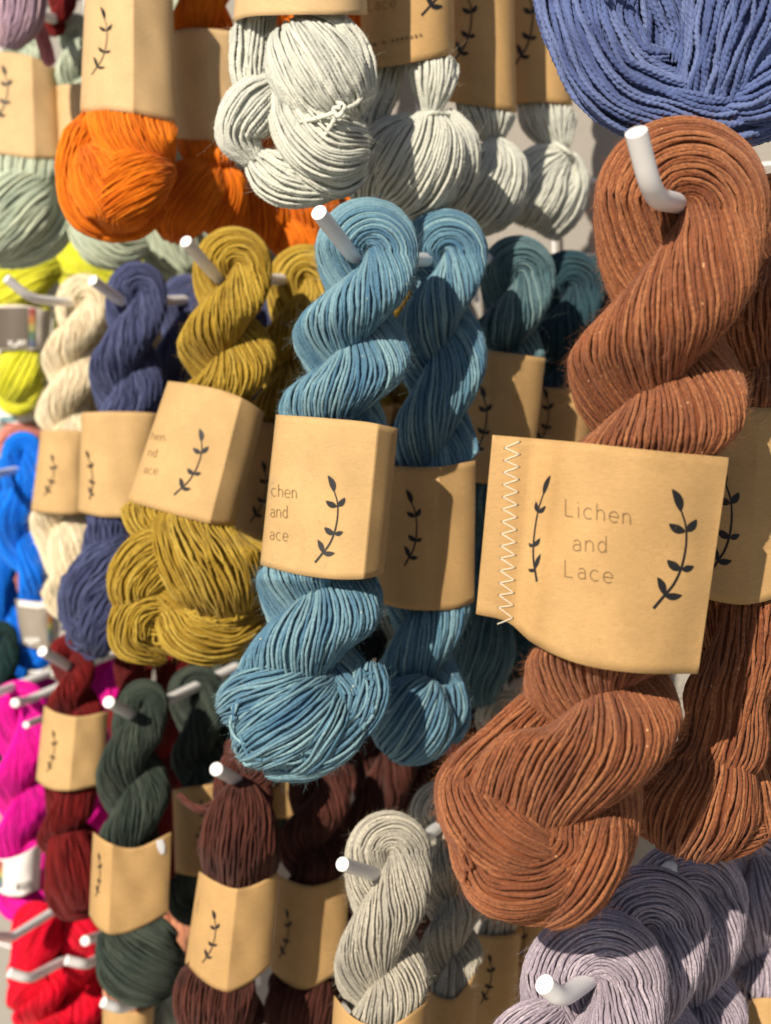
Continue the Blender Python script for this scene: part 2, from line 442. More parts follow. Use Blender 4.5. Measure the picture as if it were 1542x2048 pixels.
# ------------------------------------------------------------------ paper bands and what is printed on them
class Band:
    def __init__(s, top, bot, prof, back, D):
        s.ph = float(rng.uniform(0, 6)); s.top = np.array(top, float); s.bot = np.array(bot, float); s.D = D
        s.prof = np.array(prof, float); s.back = back
        if len(s.prof) < 15:
            h = hermite(np.concatenate([s.prof * [200, 1], np.zeros((len(prof), 1))], 1), np.linspace(0, 1, 81))
            s.prof = np.stack([h[:, 0]/200, h[:, 1]], 1)
        def par(a):
            x = a[:, 0]; return (x - x[0]) / (x[-1] - x[0])
        s.ut, s.ub = par(s.top), par(s.bot)
        s.nu = 72
        s.g = np.linspace(0, 1, s.nu + 1)
        def sm(u, a):
            kk = np.concatenate([a[:, :2], np.zeros((len(a), 1))], 1)
            return None
        # smooth edge curves (Catmull by u)
        s.tx, s.ty = s._edge(s.ut, s.top); s.bx, s.by = s._edge(s.ub, s.bot)
        s.z = np.interp(s.g, s.prof[:, 0], s.prof[:, 1])
    def _edge(s, u, a):
        g = s.g; n = len(u)
        m = np.zeros(n); y = a[:, 1]
        for i in range(n):
            if i == 0: m[i] = (y[1]-y[0])/(u[1]-u[0])
            elif i == n-1: m[i] = (y[-1]-y[-2])/(u[-1]-u[-2])
            else: m[i] = .5*((y[i]-y[i-1])/(u[i]-u[i-1]) + (y[i+1]-y[i])/(u[i+1]-u[i]))
        k = np.clip(np.searchsorted(u, g, side='right')-1, 0, n-2)
        h = u[k+1]-u[k]; x = (g-u[k])/h
        yy = (2*x**3-3*x**2+1)*y[k] + (x**3-2*x**2+x)*h*m[k] + (-2*x**3+3*x**2)*y[k+1] + (x**3-x**2)*h*m[k+1]
        return a[0, 0] + g*(a[-1, 0]-a[0, 0]), yy
    def wob(s, U, V):
        k = .017*abs(s.tx[-1]-s.tx[0]); a = s.ph
        return k*(.5*np.sin(U*8 + V*4 + a)*np.cos(V*5 - a) + .35*np.sin(U*15 - V*9 + 2*a) + .3*np.exp(-((V-.5)**2*4-1)**2*18)*np.sin(U*21 + a))*np.sin(PI*np.clip(U, 0, 1))**.5
    def at(s, u, v):
        tx = np.interp(u, s.g, s.tx); ty = np.interp(u, s.g, s.ty); bx = np.interp(u, s.g, s.bx); by = np.interp(u, s.g, s.by)
        return tx + (bx-tx)*v, ty + (by-ty)*v
    def lift(s, xy, off=1.0):
        """pixel points on the band -> pixel relief points lying on the paper"""
        xy = np.asarray(xy, float); u = np.full(len(xy), .5); v = np.full(len(xy), .5)
        for _ in range(12):
            x, y = s.at(u, v); e = 1e-3
            x1, y1 = s.at(u+e, v); x2, y2 = s.at(u, v+e)
            a, b, c, d = (x1-x)/e, (x2-x)/e, (y1-y)/e, (y2-y)/e
            det = a*d - b*c; det = np.where(np.abs(det) < 1e-6, 1e-6, det)
            rx, ry = xy[:, 0]-x, xy[:, 1]-y
            u = np.clip(u + (d*rx - b*ry)/det, -.02, 1.02); v = v + (-c*rx + a*ry)/det
        return np.stack([xy[:, 0], xy[:, 1], np.interp(u, s.g, s.z) + s.wob(u, v) + off], -1)
    def squeeze(s, P, sw):
        sh = P.shape; Q = P.reshape(-1, 3).copy()
        # straight fast inverse: v from mid line, then u from the row
        ctt = np.array([s.tx.mean(), s.ty.mean()]); cbb = np.array([s.bx.mean(), s.by.mean()])
        x, y = Q[:, 0], Q[:, 1]
        u = np.full(len(Q), .5); v = np.full(len(Q), .5)
        for _ in range(4):
            ty = np.interp(u, s.g, s.ty); by = np.interp(u, s.g, s.by); v = (y - ty)/(by - ty)
            x0 = s.tx[0] + (s.bx[0]-s.tx[0])*v; x1 = s.tx[-1] + (s.bx[-1]-s.tx[-1])*v
            uu = (x - x0)/(x1 - x0); u = np.clip(uu, 0, 1)
        hgt = np.abs(np.interp(u, s.g, s.by) - np.interp(u, s.g, s.ty)); wid = x1 - x0
        out = np.maximum(0, np.maximum(-v, v-1))*hgt          # px outside the band
        free = out > sw*9
        m = (sw*.9)/wid
        ext = (out/np.maximum(wid, 1))*.9
        uc = np.clip(uu, m*1.9 - ext, 1 - m*1.9 + ext)
        nx = x0 + uc*wid
        uz = np.clip(uc, 0, 1)
        z0, z1 = s.z[0], s.z[-1]
        zf_ = np.interp(uz, s.g, s.z) - sw*1.15 + out*1.0
        zb_ = (z0*(1-uz) + z1*uz) - (s.back + (z0+z1)/2)*np.sin(PI*uz)**.6 + sw*.75 - out*1.0
        lo = np.minimum(zb_, zf_ - 1); 
        nz = np.clip(Q[:, 2], lo, zf_)
        k = np.clip(out/(sw*9), 0, 1); k = k*k
        Q[:, 0] = np.where(free, x, nx*(1-k) + x*k); Q[:, 2] = np.where(free, Q[:, 2], nz*(1-k) + Q[:, 2]*k)
        return Q.reshape(sh)
    def build(s, parent, mat=None, name='paper_band', nv=22):
        vs = np.linspace(0, 1, nv + 1)
        U, V = np.meshgrid(s.g, vs, indexing='ij')
        x = s.tx[:, None] + (s.bx - s.tx)[:, None]*V; y = s.ty[:, None] + (s.by - s.ty)[:, None]*V
        wv = 1.2*np.sin(U*9 + V*5) + 1.0*np.sin(U*17 - V*7)
        z = np.repeat(s.z[:, None], nv+1, 1) + s.wob(U, V)
        Pf = np.stack([x, y, z], -1)
        gb = s.g[1:-1][::-1]
        zb = (s.z[0]*(1-gb) + s.z[-1]*gb) - (s.back + (s.z[0]+s.z[-1])/2)*np.sin(PI*gb)**.6
        xb = x[1:-1][::-1]; yb = y[1:-1][::-1]
        Pb = np.stack([xb, yb, np.repeat(zb[:, None], nv+1, 1)], -1)
        P = np.concatenate([Pf, Pb], 0); nU = len(P)
        idx = np.arange(nU*(nv+1)).reshape(nU, nv+1)
        nx = np.roll(idx, -1, 0)
        q = np.stack([idx[:, :-1], idx[:, 1:], nx[:, 1:], nx[:, :-1]], -1).reshape(-1, 4)
        o = mesh_obj(name, to_world(P, s.D).reshape(-1, 3), q, mat or kraft(), parent, sharp=11)
        so_ = o.modifiers.new('thickness', 'SOLIDIFY'); so_.thickness = .00022; so_.offset = -1
        s.obj = o
        return o

def ribbon_faces(lines, band, off=1.0):
    """lines: list of (pts (n,2), halfwidths (n,)) -> verts, faces on the band"""
    V, Fc, n = [], [], 0
    for pts, hw in lines:
        pts = np.asarray(pts, float); hw = np.asarray(hw, float)
        if hw.ndim == 0: hw = np.full(len(pts), float(hw))
        if len(pts) == 3 and hw.max() > 2.5:
            t = np.linspace(0, 2, 33); pts = np.stack([np.interp(t, [0, 1, 2], pts[:, 0]), np.interp(t, [0, 1, 2], pts[:, 1])], 1); hw = np.interp(t, [0, 1, 2], hw)
        d = np.gradient(pts, axis=0); d /= np.linalg.norm(d, axis=1, keepdims=True) + 1e-9
        nn = np.stack([-d[:, 1], d[:, 0]], 1)
        rows = np.stack([pts + nn*hw[:, None]*s_ for s_ in (1, 0.33, -.33, -1)], 1)
        m = len(pts)
        V.append(rows.reshape(-1, 2))
        idx = np.arange(m*4).reshape(m, 4) + n
        Fc.append(np.stack([idx[:-1, :-1], idx[:-1, 1:], idx[1:, 1:], idx[1:, :-1]], -1).reshape(-1, 4)); n += m*4
    xy = np.concatenate(V)
    return band.lift(xy, off), np.concatenate(Fc)

def spl(p, n=40):
    p = np.asarray(p, float)
    if len(p) == 2: return p[0] + (p[1]-p[0])*np.linspace(0, 1, max(2, n//4))[:, None]
    return hermite(np.concatenate([p, np.zeros((len(p), 1))], 1), np.linspace(0, 1, n))[:, :2]

SPRIG_STEM = [(.056, .18), (.093, .30), (.098, .45), (.083, .56), (.046, .69), (-.009, .80), (-.083, .89), (-.176, 1.0)]
SPRIG_LEAVES = [((.052, .19), (-.022, 0.0), .042, .6), ((.093, .355), (-.046, .29), .040, -.5), ((.093, .355), (.185, .253), .038, .5),
                ((.059, .674), (-.061, .593), .040, -.5), ((.059, .674), (.163, .645), .032, .4),
                ((-.087, .888), (-.144, .739), .036, .5), ((-.087, .888), (.065, .889), .034, .5)]
def sprig_lines(x0, y0, h, xs=1.0, tau=0.0, mirror=False, wscale=1.0):
    ct, st = math.cos(math.radians(tau)), math.sin(math.radians(tau))
    def mp(p):
        p = np.asarray(p, float); x = p[:, 0]*xs*(-1 if mirror else 1)*h; y = p[:, 1]*h
        return np.stack([x0 + x*ct - y*st, y0 + x*st*.3 + y*ct], 1)
    lines = [(mp(spl(SPRIG_STEM, 40)), np.linspace(.0075, .013, 40)*h*wscale)]
    for a, b, wd, bend in SPRIG_LEAVES:
        t = np.linspace(0, 1, 16); a_, b_ = np.array(a), np.array(b); n = np.array([-(b_-a_)[1], (b_-a_)[0]])
        c = a_ + (b_-a_)*t[:, None] + n*(bend*.16*np.sin(PI*t))[:, None]
        lines.append((mp(c), (wd*np.sin(PI*np.clip(t, .0, 1))**.8*(1 - .25*t) + .001)*h*(.55 + .45*xs)*wscale))
    return lines

def arc(cx, cy, rx, ry, a0, a1, n=18):
    a = np.radians(np.linspace(a0, a1, n)); return np.stack([cx + rx*np.cos(a), cy + ry*np.sin(a)], 1)
GL = {
 'L': ([[(0, 1.55), (0, 0), (.72, 0)]], .8), 'i': ([[(0, 0), (0, 1)], [(0, 1.32), (0, 1.42)]], .08),
 'c': ([arc(.45, .5, .45, .5, 50, 310)], .82), 'h': ([[(0, 0), (0, 1.55)], np.concatenate([[(0, .55)], arc(.35, .62, .35, .38, 160, 0, 10), [(.7, 0)]])], .74),
 'e': ([np.concatenate([[(.04, .52)], arc(.45, .5, .45, .5, 0, 315, 22)])], .88),
 'n': ([[(0, 0), (0, 1)], np.concatenate([[(0, .55)], arc(.35, .62, .35, .38, 160, 0, 10), [(.7, 0)]])], .74),
 'a': ([np.concatenate([arc(.36, .66, .32, .34, 150, 0, 8), [(.68, 0)]]), np.concatenate([[(.68, .58)], arc(.32, .29, .3, .29, 90, 270, 10), [(.68, .12)]])], .74),
 'd': ([[(.74, 0), (.74, 1.55)], arc(.37, .5, .37, .5, 0, 360, 22)], .78), 'u': ([np.concatenate([[(0, 1)], arc(.35, .38, .35, .38, 180, 360, 10), [(.7, 1)]]), [(.7, 0), (.7, 1)]], .74),
 'g': ([arc(.37, .5, .37, .5, 0, 360, 20), np.concatenate([[(.74, 1)], arc(.37, -.1, .37, .36, 0, -150, 8)])], .78),
 'K': ([[(0, 0), (0, 1.5)], [(.75, 1.5), (0, .65)], [(.2, .85), (.8, 0)]], .85), 'U': ([np.concatenate([[(0, 1.5)], arc(.4, .42, .4, .42, 180, 360, 12), [(.8, 1.5)]])], .85),
 'B': ([[(0, 0), (0, 1.5), (.5, 1.45), (.65, 1.15), (.5, .82), (0, .78)], [(.5, .82), (.78, .45), (.55, .03), (0, 0)]], .8),
 ' ': ([], .5),
}
def text_lines(txt, x, y, xh, dx=(1, 0), dy=(0, -1), sx=1.0, hw=.9, gap=.34, sx_end=None):
    """baseline start x,y; x-height xh in pixels"""
    out = []; cx = 0
    for i, ch in enumerate(txt):
        st, wd = GL[ch]
        f = sx if sx_end is None else sx + (sx_end - sx)*i/max(1, len(txt)-1)
        for s in st:
            s = np.asarray(s, float)
            if len(s) < 6 and len(s) > 1:
                s = np.concatenate([s[k] + (s[k+1]-s[k])*np.linspace(0, 1, 6)[:, None] for k in range(len(s)-1)])
            px = x + dx[0]*(cx + s[:, 0]*f)*xh + dy[0]*s[:, 1]*xh
            py = y + dx[1]*(cx + s[:, 0]*f)*xh + dy[1]*s[:, 1]*xh
            out.append((np.stack([px, py], 1), np.full(len(s), hw)))
        cx += (wd + gap)*f
    return out

def print_on(band, lines, name, mat, off=1.1):
    V, Fc = ribbon_faces(lines, band, off)
    return mesh_obj(name, to_world(V, band.D), Fc, mat, band.obj, base=np.array(band.obj.parent.location))

def ROUND(b, e=0, p=2.3):
    u = (1 - np.cos(np.linspace(0, PI, 61))) / 2
    return [(x, e + b*(1 - abs(2*x-1)**p)**(1/p)) for x in u]
def CREASE(b, uc, e=0):
    u = (1 - np.cos(np.linspace(0, PI, 81))) / 2
    out = []
    for x in sorted(set(list(u) + [uc])):
        if x <= uc: t = 1 - x/uc; z = b*(.86*(1 - t**2.6)**(1/1.9) + .14*(1-t))
        else: t = (x-uc)/(1-uc); z = b*(1 - .46*t - .16*t**6)
        out.append((x, e + z))
    return out

# ------------------------------------------------------------------ one skein = Empty > twisted_strands, looped_end, paper_band(> prints), loose_fibres, tie_thread
def fuzz_mat(mat):
    nm = mat.name + '_halo'
    if nm in MATS: return MATS[nm]
    m, t, b = new_mat(nm)
    c = DYE[mat.name]
    b.inputs['Base Color'].default_value = (*[min(.9, x*1.15 + .01) for x in c], 1)  # fibre colour lifted to stand for light passing through the fuzz
    b.inputs['Roughness'].default_value = .6
    b.inputs['Specular IOR Level'].default_value = .4
    tr = N(t, 'ShaderNodeBsdfTranslucent'); tr.inputs[0].default_value = (*[min(.9, x*1.25 + .01) for x in c], 1)
    mx = N(t, 'ShaderNodeMixShader'); mx.inputs[0].default_value = .4
    t.links.new(b.outputs[0], mx.inputs[1]); t.links.new(tr.outputs[0], mx.inputs[2])
    t.links.new(mx.outputs[0], t.nodes['Material Output'].inputs[0])
    MATS[nm] = m
    return m
def strays(cx, cy, rx, ry, n, z=20, a0=0, a1=360, bulge=.14):
    out = []
    for i in range(n):
        a = math.radians(rng.uniform(a0, a1)); da = rng.uniform(.35, 1.0)*rng.choice([-1, 1]); f = rng.uniform(.62, .98)
        pts = []
        for t in np.linspace(0, 1, 6):
            aa = a + da*t; ff = f + bulge*math.sin(PI*t)*rng.uniform(.6, 1.3)
            pts.append((cx + rx*ff*math.cos(aa) + rng.normal(0, 3), cy + ry*ff*math.sin(aa) + rng.normal(0, 3), z + 75*math.sqrt(max(0, 1 - min(1, ff)**2)) + 6))
        out.append(pts)
    return out
SK = {}
def skein(label, D, mat, sw, rope=None, top=True, bot=True, extras=(), band=None, prints=(), wav=.35, K=6, lobes=0, fuzz=0,
          cat='yarn skein', group=None, k=.55, zf=.8, ties=(), step=None, flen=(10, 34), frad=.28, boty=1.0, archy=1.0, bandmat=None,
          extra_sw=None, extra_wav=None, fill=1.0, name='yarn_skein', rho=.63, sq=True, atw=-1.3, stray=()):
    if rope is not None: x0, y0 = rope[0][0], rope[0][1]
    else: x0, y0 = extras[0][0][0], extras[0][0][1]
    e = empty(name, to_world(np.array([x0, y0, 0.]), D), label, cat, group)
    hairs = []
    b = Band(band[0], band[1], band[2], band[3], D) if band else None
    SQ[0] = b if sq else None
    if rope is not None:
        a = Acc(); ply_rope(a, rope, D, sw, wav, K, top, bot, k, zf, lobes, step, hairs, archy, boty, rho, fill, atw)
        a.build('twisted_strands', mat, e)
    if extras:
        a = Acc()
        for ex in extras:
            tw = 0.5
            if isinstance(ex, tuple): ex, tw = ex
            bundle(a, ex, D, extra_sw or sw, wav*1.15 if extra_wav is None else extra_wav, K, tw, .85, lobes, step, hairs, fill)
        for st_ in stray:
            qq = hermite(np.array(st_, float), np.linspace(0, 1, 26))
            a.tubes(qq[None, :, :3], np.broadcast_to(np.array([.1, .2, 1.]), (1, 26, 3)), np.full((1, 26), sw*.48), K, D, rng.uniform(0, 1, 1), lobes, sw*2 if lobes else 0, rough=True)
        a.build('looped_end', mat, e)
    for tpts, tr in ties:
        a = Acc(); q = hermite(np.array(tpts, float), np.linspace(0, 1, 60))
        off = np.stack([np.zeros(60), np.zeros(60), np.ones(60)], 1)
        P = q[None, :, :3]; nr = np.broadcast_to(np.array([.3, .2, 1.0]), P.shape)
        a.tubes(P, nr, np.full((1, 60), tr), 8, D, np.array([.9]), 2 if lobes else 0, tr*6)
        a.build('tie_thread', mat, e)
    if fuzz:
        add_hairs(hairs, int(fuzz*5), D, flen[0]*.7, flen[1]*.9, frad*.55, fuzz_mat(mat), e)
        add_hairs(hairs, int(fuzz*2.4), D, flen[0]*.6, flen[0]*1.6, frad*1.0, fuzz_mat(mat), e, 'surface_fuzz')
    SQ[0] = None
    SK[label] = e
    if band:
        b.build(e, bandmat)
        for pr in prints:
            kind = pr[0]
            if kind == 'sprig': print_on(b, sprig_lines(*pr[1:]), 'printed_sprig', INK)
            elif kind == 'text':
                L_ = []
                for tl in pr[1]: L_ += text_lines(*tl[0], **tl[1])
                print_on(b, L_, 'printed_lettering', pr[2], 1.4 if pr[2] is INK_THIN else 3.0)
            elif kind == 'patch': print_on(b, pr[1], pr[3] if len(pr) > 3 else 'printed_patch', pr[2], 2.0)
            elif kind == 'stitch': stitch(b, pr[1], pr[2])
    return e

def stitch(b, zig, holes):
    P = b.lift(np.array(zig, float), 2.0)
    Q = []
    for i in range(len(P)-1): Q.append(P[i] + (P[i+1]-P[i])*np.linspace(0, 1, 6)[:-1, None])
    Q = np.concatenate(Q + [P[-1:]])
    a = Acc(); a.tubes(Q[None], np.broadcast_to(np.array([0, .2, 1.]), Q[None].shape), np.full((1, len(Q)), 1.15), 6, b.D, np.array([.5]))
    mesh_obj('zigzag_stitching', np.concatenate(a.v), np.concatenate(a.f), THREAD, b.obj, base=np.array(b.obj.parent.location))
    lines = [(np.array([(x-2.2, y), (x, y), (x+2.2, y)]), np.array([1.2, 2.1, 1.2])) for x, y in holes]
    print_on(b, lines, 'needle_holes', HOLE, .9)

# ------------------------------------------------------------------ the setting: ground, stall wall, wire grid
WALL_P = Vector((0.19, 1.30, 0)); WALL_T = Vector((-.866, .5, 0)); WALL_N = Vector((.5, .866, 0))  # N points into the wall
def box(name, cx, half, rot, mat, kind=None, label=None, cat=None, parent=None):
    s = [(-1,-1,-1),(1,-1,-1),(1,1,-1),(-1,1,-1),(-1,-1,1),(1,-1,1),(1,1,1),(-1,1,1)]
    v = [rot @ Vector((a*half[0], b*half[1], c*half[2])) + Vector(cx) for a, b, c in s]
    f = [(0,3,2,1),(4,5,6,7),(0,1,5,4),(1,2,6,5),(2,3,7,6),(3,0,4,7)]
    o = mesh_obj(name, np.array([list(x) for x in v]), np.array(f), mat, parent, smooth=False, base=(cx if parent is None else None))
    if kind: o['kind'] = kind
    if label: o['label'] = label
    if cat: o['category'] = cat
    return o
gm = plain('paving', (.30, .28, .25), .9, noise=.2, nscale=6, bump=.4)
g = mesh_obj('ground', np.array([(-60, -60, 0), (60, -60, 0), (60, 60, 0), (-60, 60, 0)], float), np.array([(0, 1, 2, 3)]), gm, smooth=False)
g['kind'] = 'structure'
wm = plain('painted_board', (.30, .283, .26), .8, noise=.10, nscale=25, bump=.15)
R = Matrix((WALL_T, WALL_N, Vector((0, 0, 1)))).transposed()
wc = WALL_P + WALL_T * .9 + WALL_N * .03 + Vector((0, 0, 1.25))
box('backing_wall', tuple(wc), (1.9, .015, 1.25), R, wm, label='plain grey board standing behind all the hanging yarn', cat='wall')

def cyl_path(pts, r, K=12, cap=True):
    """tube through world points, rounded corners already in pts"""
    P = np.array(pts, float); M = len(P)
    T = np.gradient(P, axis=0); T /= np.linalg.norm(T, axis=1, keepdims=True)
    n = np.cross(T, np.array([0.13, .2, 1.0])); n /= np.linalg.norm(n, axis=1, keepdims=True); b = np.cross(T, n)
    a = np.arange(K)/K*2*PI
    r = np.full(M, r) if np.ndim(r) == 0 else np.asarray(r)
    V = P[:, None] + r[:, None, None]*(np.cos(a)[None, :, None]*n[:, None] + np.sin(a)[None, :, None]*b[:, None])
    V = V.reshape(-1, 3); idx = np.arange(M*K).reshape(M, K)
    q = np.stack([idx[:-1], np.roll(idx, -1, 1)[:-1], np.roll(idx, -1, 1)[1:], idx[1:]], -1).reshape(-1, 4)
    return V, q

gv, gf, gn = [], [], 0
def addw(p0, p1, r=.002):
    global gn
    V, q = cyl_path([p0, (np.array(p0)+np.array(p1))/2, p1], r, 8); gv.append(V); gf.append(q+gn); gn += len(V)
wt, wn = np.array(WALL_T), np.array(WALL_N); wp = np.array(WALL_P)
for i in range(-4, 13):
    b0 = wp + wt*(i*.15) - wn*.006
    addw(b0 + [0, 0, .6], b0 + [0, 0, 2.3])
for j in range(0, 12):
    z = .55 + j*.15; b0 = wp - wn*.011
    addw(b0 + wt*-.68 + [0, 0, z], b0 + wt*1.88 + [0, 0, z])
go = mesh_obj('wire_grid', np.concatenate(gv), np.concatenate(gf), PEGM)
go['label'] = 'white wire grid panel fixed to the grey board, pegs hooked into it'; go['category'] = 'grid panel'

def px(p): return to_world(np.array([p[0], p[1], 0.]), p[2])
def peg(label, tip, bend, hole, r=.0044, blen=None, deep=None):
    """round white peg: from its cut tip over the bend to the hole of the skein, then straight back to the wall"""
    A, H = px(tip), px(hole)
    B = px(bend) if bend is not None else None
    dn = wn.copy()
    t = ((wp - H) @ wn)
    E = H + dn * max(t - .006, .02)
    if deep: E = H + dn*deep
    if B is not None:
        u1 = (A-B)/np.linalg.norm(A-B); d1 = min(np.linalg.norm(A-B)*.45, .014)
        u2 = (H-B)/np.linalg.norm(H-B); d2 = min(np.linalg.norm(H-B)*.6, .014)
        s, e_ = B+u1*d1, B+u2*d2
        ts = np.linspace(0, 1, 9)[:, None]
        curve = (1-ts)**2*s + 2*ts*(1-ts)*B + ts**2*e_
        pts = [A] + [A+(s-A)*x for x in (.02, .5, .9)] + list(curve) + [H + (H-e_)*.02] if np.linalg.norm(H-e_) > .004 else [A, A+(s-A)*.02, A+(s-A)*.6] + list(curve)
    else:
        pts = [A, A+(H-A)*.02, A+(H-A)*.4, A+(H-A)*.8, H]
    last = pts[-1]
    pts = pts + [last+(E-last)*x for x in (.3, .6, 1)]
    pts = np.array(pts)
    T0 = pts[1]-pts[0]; T0 /= np.linalg.norm(T0)
    pts = np.concatenate([[pts[0]-T0*.0000], pts])
    rr = np.full(len(pts), r); rr[0] = .0001
    pts2 = [pts[0], pts[0] + T0*.00001, pts[0]+T0*.0005] + list(pts[2:]); rr = [.0001, r*.86, r] + [r]*(len(pts)-2)
    root = empty('display_peg', tuple(E), label, 'peg', 'white pegs the skeins hang from')
    V, q = cyl_path(pts2, np.array(rr), 18)
    mesh_obj('peg_rod', V, q, PEGM, root, sharp=40)
    if deep: return
    # clip that hooks over the grid
    V, q = cyl_path([E + [0, 0, .03] + wn*-.004, E + [0, 0, .0] - wn*.004, E + [0, 0, -.03] - wn*.004], .0035, 8)
    mesh_obj('grid_clip', V, q, PEGM, root)

# ------------------------------------------------------------------ dyes
RUST = yarn_mat('rust_wool', (.265, .085, .034), (.16, .046, .020), (.43, .175, .072), .03, .95, fleck=(.62, .36, .18), bump=.8, sheen=.35)
BLUE = yarn_mat('blue_singles', (.098, .215, .305), (.055, .14, .24), (.27, .43, .47), .022, .6, fleck=(.5, .5, .42), bump=.5, sheen=.3)
TEAL = yarn_mat('teal_singles', (.08, .155, .18), (.035, .08, .105), (.20, .30, .31), .03, .5, sheen=.3)  # base lowered: part of the shade it hangs in is coloured in
TEAL_SHADED = yarn_mat('shaded_teal_singles', (.02, .058, .078), (.012, .032, .05), (.045, .095, .11), .03, .4)  # teal darkened, shade from neighbouring skeins put into the colour
MUST = yarn_mat('mustard_silk', (.37, .235, .026), (.26, .155, .015), (.54, .385, .07), .02, .7, bump=.6)
NAVY = yarn_mat('denim_navy', (.055, .068, .155), (.04, .048, .12), (.10, .12, .24), .02, .5)
CREAM = yarn_mat('cream_mohair', (.82, .70, .50), (.76, .62, .42), (.88, .78, .60), .02, .25, sheen=.6)
SILV = yarn_mat('silver_grey_plied', (.56, .575, .515), (.44, .455, .42), (.69, .70, .62), .02, .3)
PERI = yarn_mat('periwinkle_plied', (.082, .118, .28), (.048, .068, .18), (.17, .22, .42), .02, .4)
ORAN = yarn_mat('orange_sock', (.72, .175, .006), (.58, .115, .004), (.88, .26, .015), .03, .35)
SAGE = yarn_mat('sage_tonal', (.47, .54, .42), (.36, .44, .36), (.60, .65, .50), .03, .3)
LILA = yarn_mat('lilac_tonal', (.48, .34, .42), (.33, .24, .36), (.64, .46, .46), .03, .3)
PINK = yarn_mat('dusty_pink', (.56, .24, .26), (.46, .17, .19), (.62, .32, .34), .03, .3)
NEON = yarn_mat('neon_yellow', (.78, .76, .04), (.62, .66, .03), (.88, .84, .12), .05, .1)
ROYAL = yarn_mat('royal_blue', (.002, .17, .80), (.002, .12, .62), (.01, .24, .90), .05, .1)
MAGE = yarn_mat('magenta', (.76, .004, .33), (.55, .003, .28), (.86, .01, .40), .05, .1)
REDY = yarn_mat('bright_red', (.74, .0015, .022), (.60, .001, .02), (.80, .006, .045), .05, .1)
CRIM = yarn_mat('crimson', (.135, .006, .007), (.085, .0045, .0055), (.20, .012, .011), .03, .4)
DGRN = yarn_mat('bottle_green', (.032, .043, .035), (.016, .026, .023), (.072, .093, .072), .03, .5)
BROW = yarn_mat('maroon_brown', (.064, .0195, .014), (.038, .012, .010), (.12, .038, .027), .03, .5)
GREY = yarn_mat('oatmeal_grey', (.40, .375, .32), (.30, .285, .25), (.60, .56, .46), .02, .8)
LAVE = yarn_mat('lavender_grey', (.34, .29, .36), (.25, .21, .26), (.54, .47, .53), .025, .8, sheen=.3)
BLKG = yarn_mat('black_green', (.008, .03, .03), (.005, .015, .015), (.015, .05, .05), .03, .2)

KR_SUN = kraft('sunlit_kraft_paper', (.56, .39, .205))  # same kraft lightened, stronger sun at upper left put into the colour
KR_HALF_SUN = kraft('half_sunlit_kraft_paper', (.49, .322, .146))  # same kraft lightened less, sunlight on the left bands put into colour
G_ROW = 'skeins of hand dyed yarn with kraft paper bands'
# ---------- rust
zig = []
for i in range(14):
    zig.append((860 + (338 - 2.15*i)/2.261, 820 + (172 + 55.4*i)/2.261)); zig.append((860 + (405 - 2.4*i)/2.261, 820 + (200 + 57*i)/2.261))
zig = [(860+405/2.261, 820+143/2.261)] + zig + [(995, 1248)]
lich = [(('Lichen', 1131, 1031.5, 21.5), dict(dx=(.985, .135), hw=.95, sx=1.0, gap=.42)),
        (('and', 1146, 1101, 21.5), dict(dx=(.985, .06), hw=.95, sx=1.02, gap=.42)),
        (('Lace', 1130, 1153, 21.5), dict(dx=(.985, .145), hw=.95, sx=1.0, gap=.42))]
skein('thick rust orange skein nearest the viewer, its kraft band reading Lichen and Lace in full', .56, RUST, 8.8,
      rope=[(1365, 408, 176, 0), (1336, 620, 172, 80), (1318, 760, 172, 172), (1300, 860, 172, 240), (1268, 1060, 160, 420), (1224, 1320, 160, 650), (1206, 1388, 152, 722), (1184, 1500, 180, 806), (1085, 1660, 176, 900)],
      extras=[([(1125, 1370, -60, 40), (1030, 1490, -30, 70), (950, 1590, -10, 75), (930, 1660, 0, 60)], .4),
              ([(975, 1500, -70, 40), (925, 1575, -10, 56), (960, 1640, 36, 78), (1030, 1695, 62, 76), (1120, 1722, 45, 36)], .5),
              ([(945, 1725, 0, 40), (1000, 1770, 50, 68), (1085, 1765, 64, 62), (1160, 1705, 40, 34)], .4),
              ([(1090, 1835, 0, 36), (1150, 1785, 48, 62), (1195, 1715, 48, 62), (1218, 1640, 10, 40)], -.4)],
      band=([(985, 870), (1150, 884), (1300, 900), (1458, 915)], [(952, 1228), (1018, 1246), (1062, 1284), (1150, 1325), (1260, 1345), (1396, 1348)],
            [(0, 78), (.10, 80), (.17, 74), (.24, 92), (.32, 128), (.42, 150), (.6, 160), (.8, 142), (1, 92)], 120),
      prints=[('sprig', 1349, 978, 239), ('sprig', 1099, 950, 216, .42, 11, True, .8), ('text', lich, INK_THIN),
              ('stitch', zig, [p for p in zig[:-1]])],
      stray=strays(1050, 1700, 165, 130, 12, 25, 60, 260, .05), rho=.665, wav=.4, K=7, fuzz=7500, group=None, step=10, boty=1.15, flen=(8, 30), frad=.26)
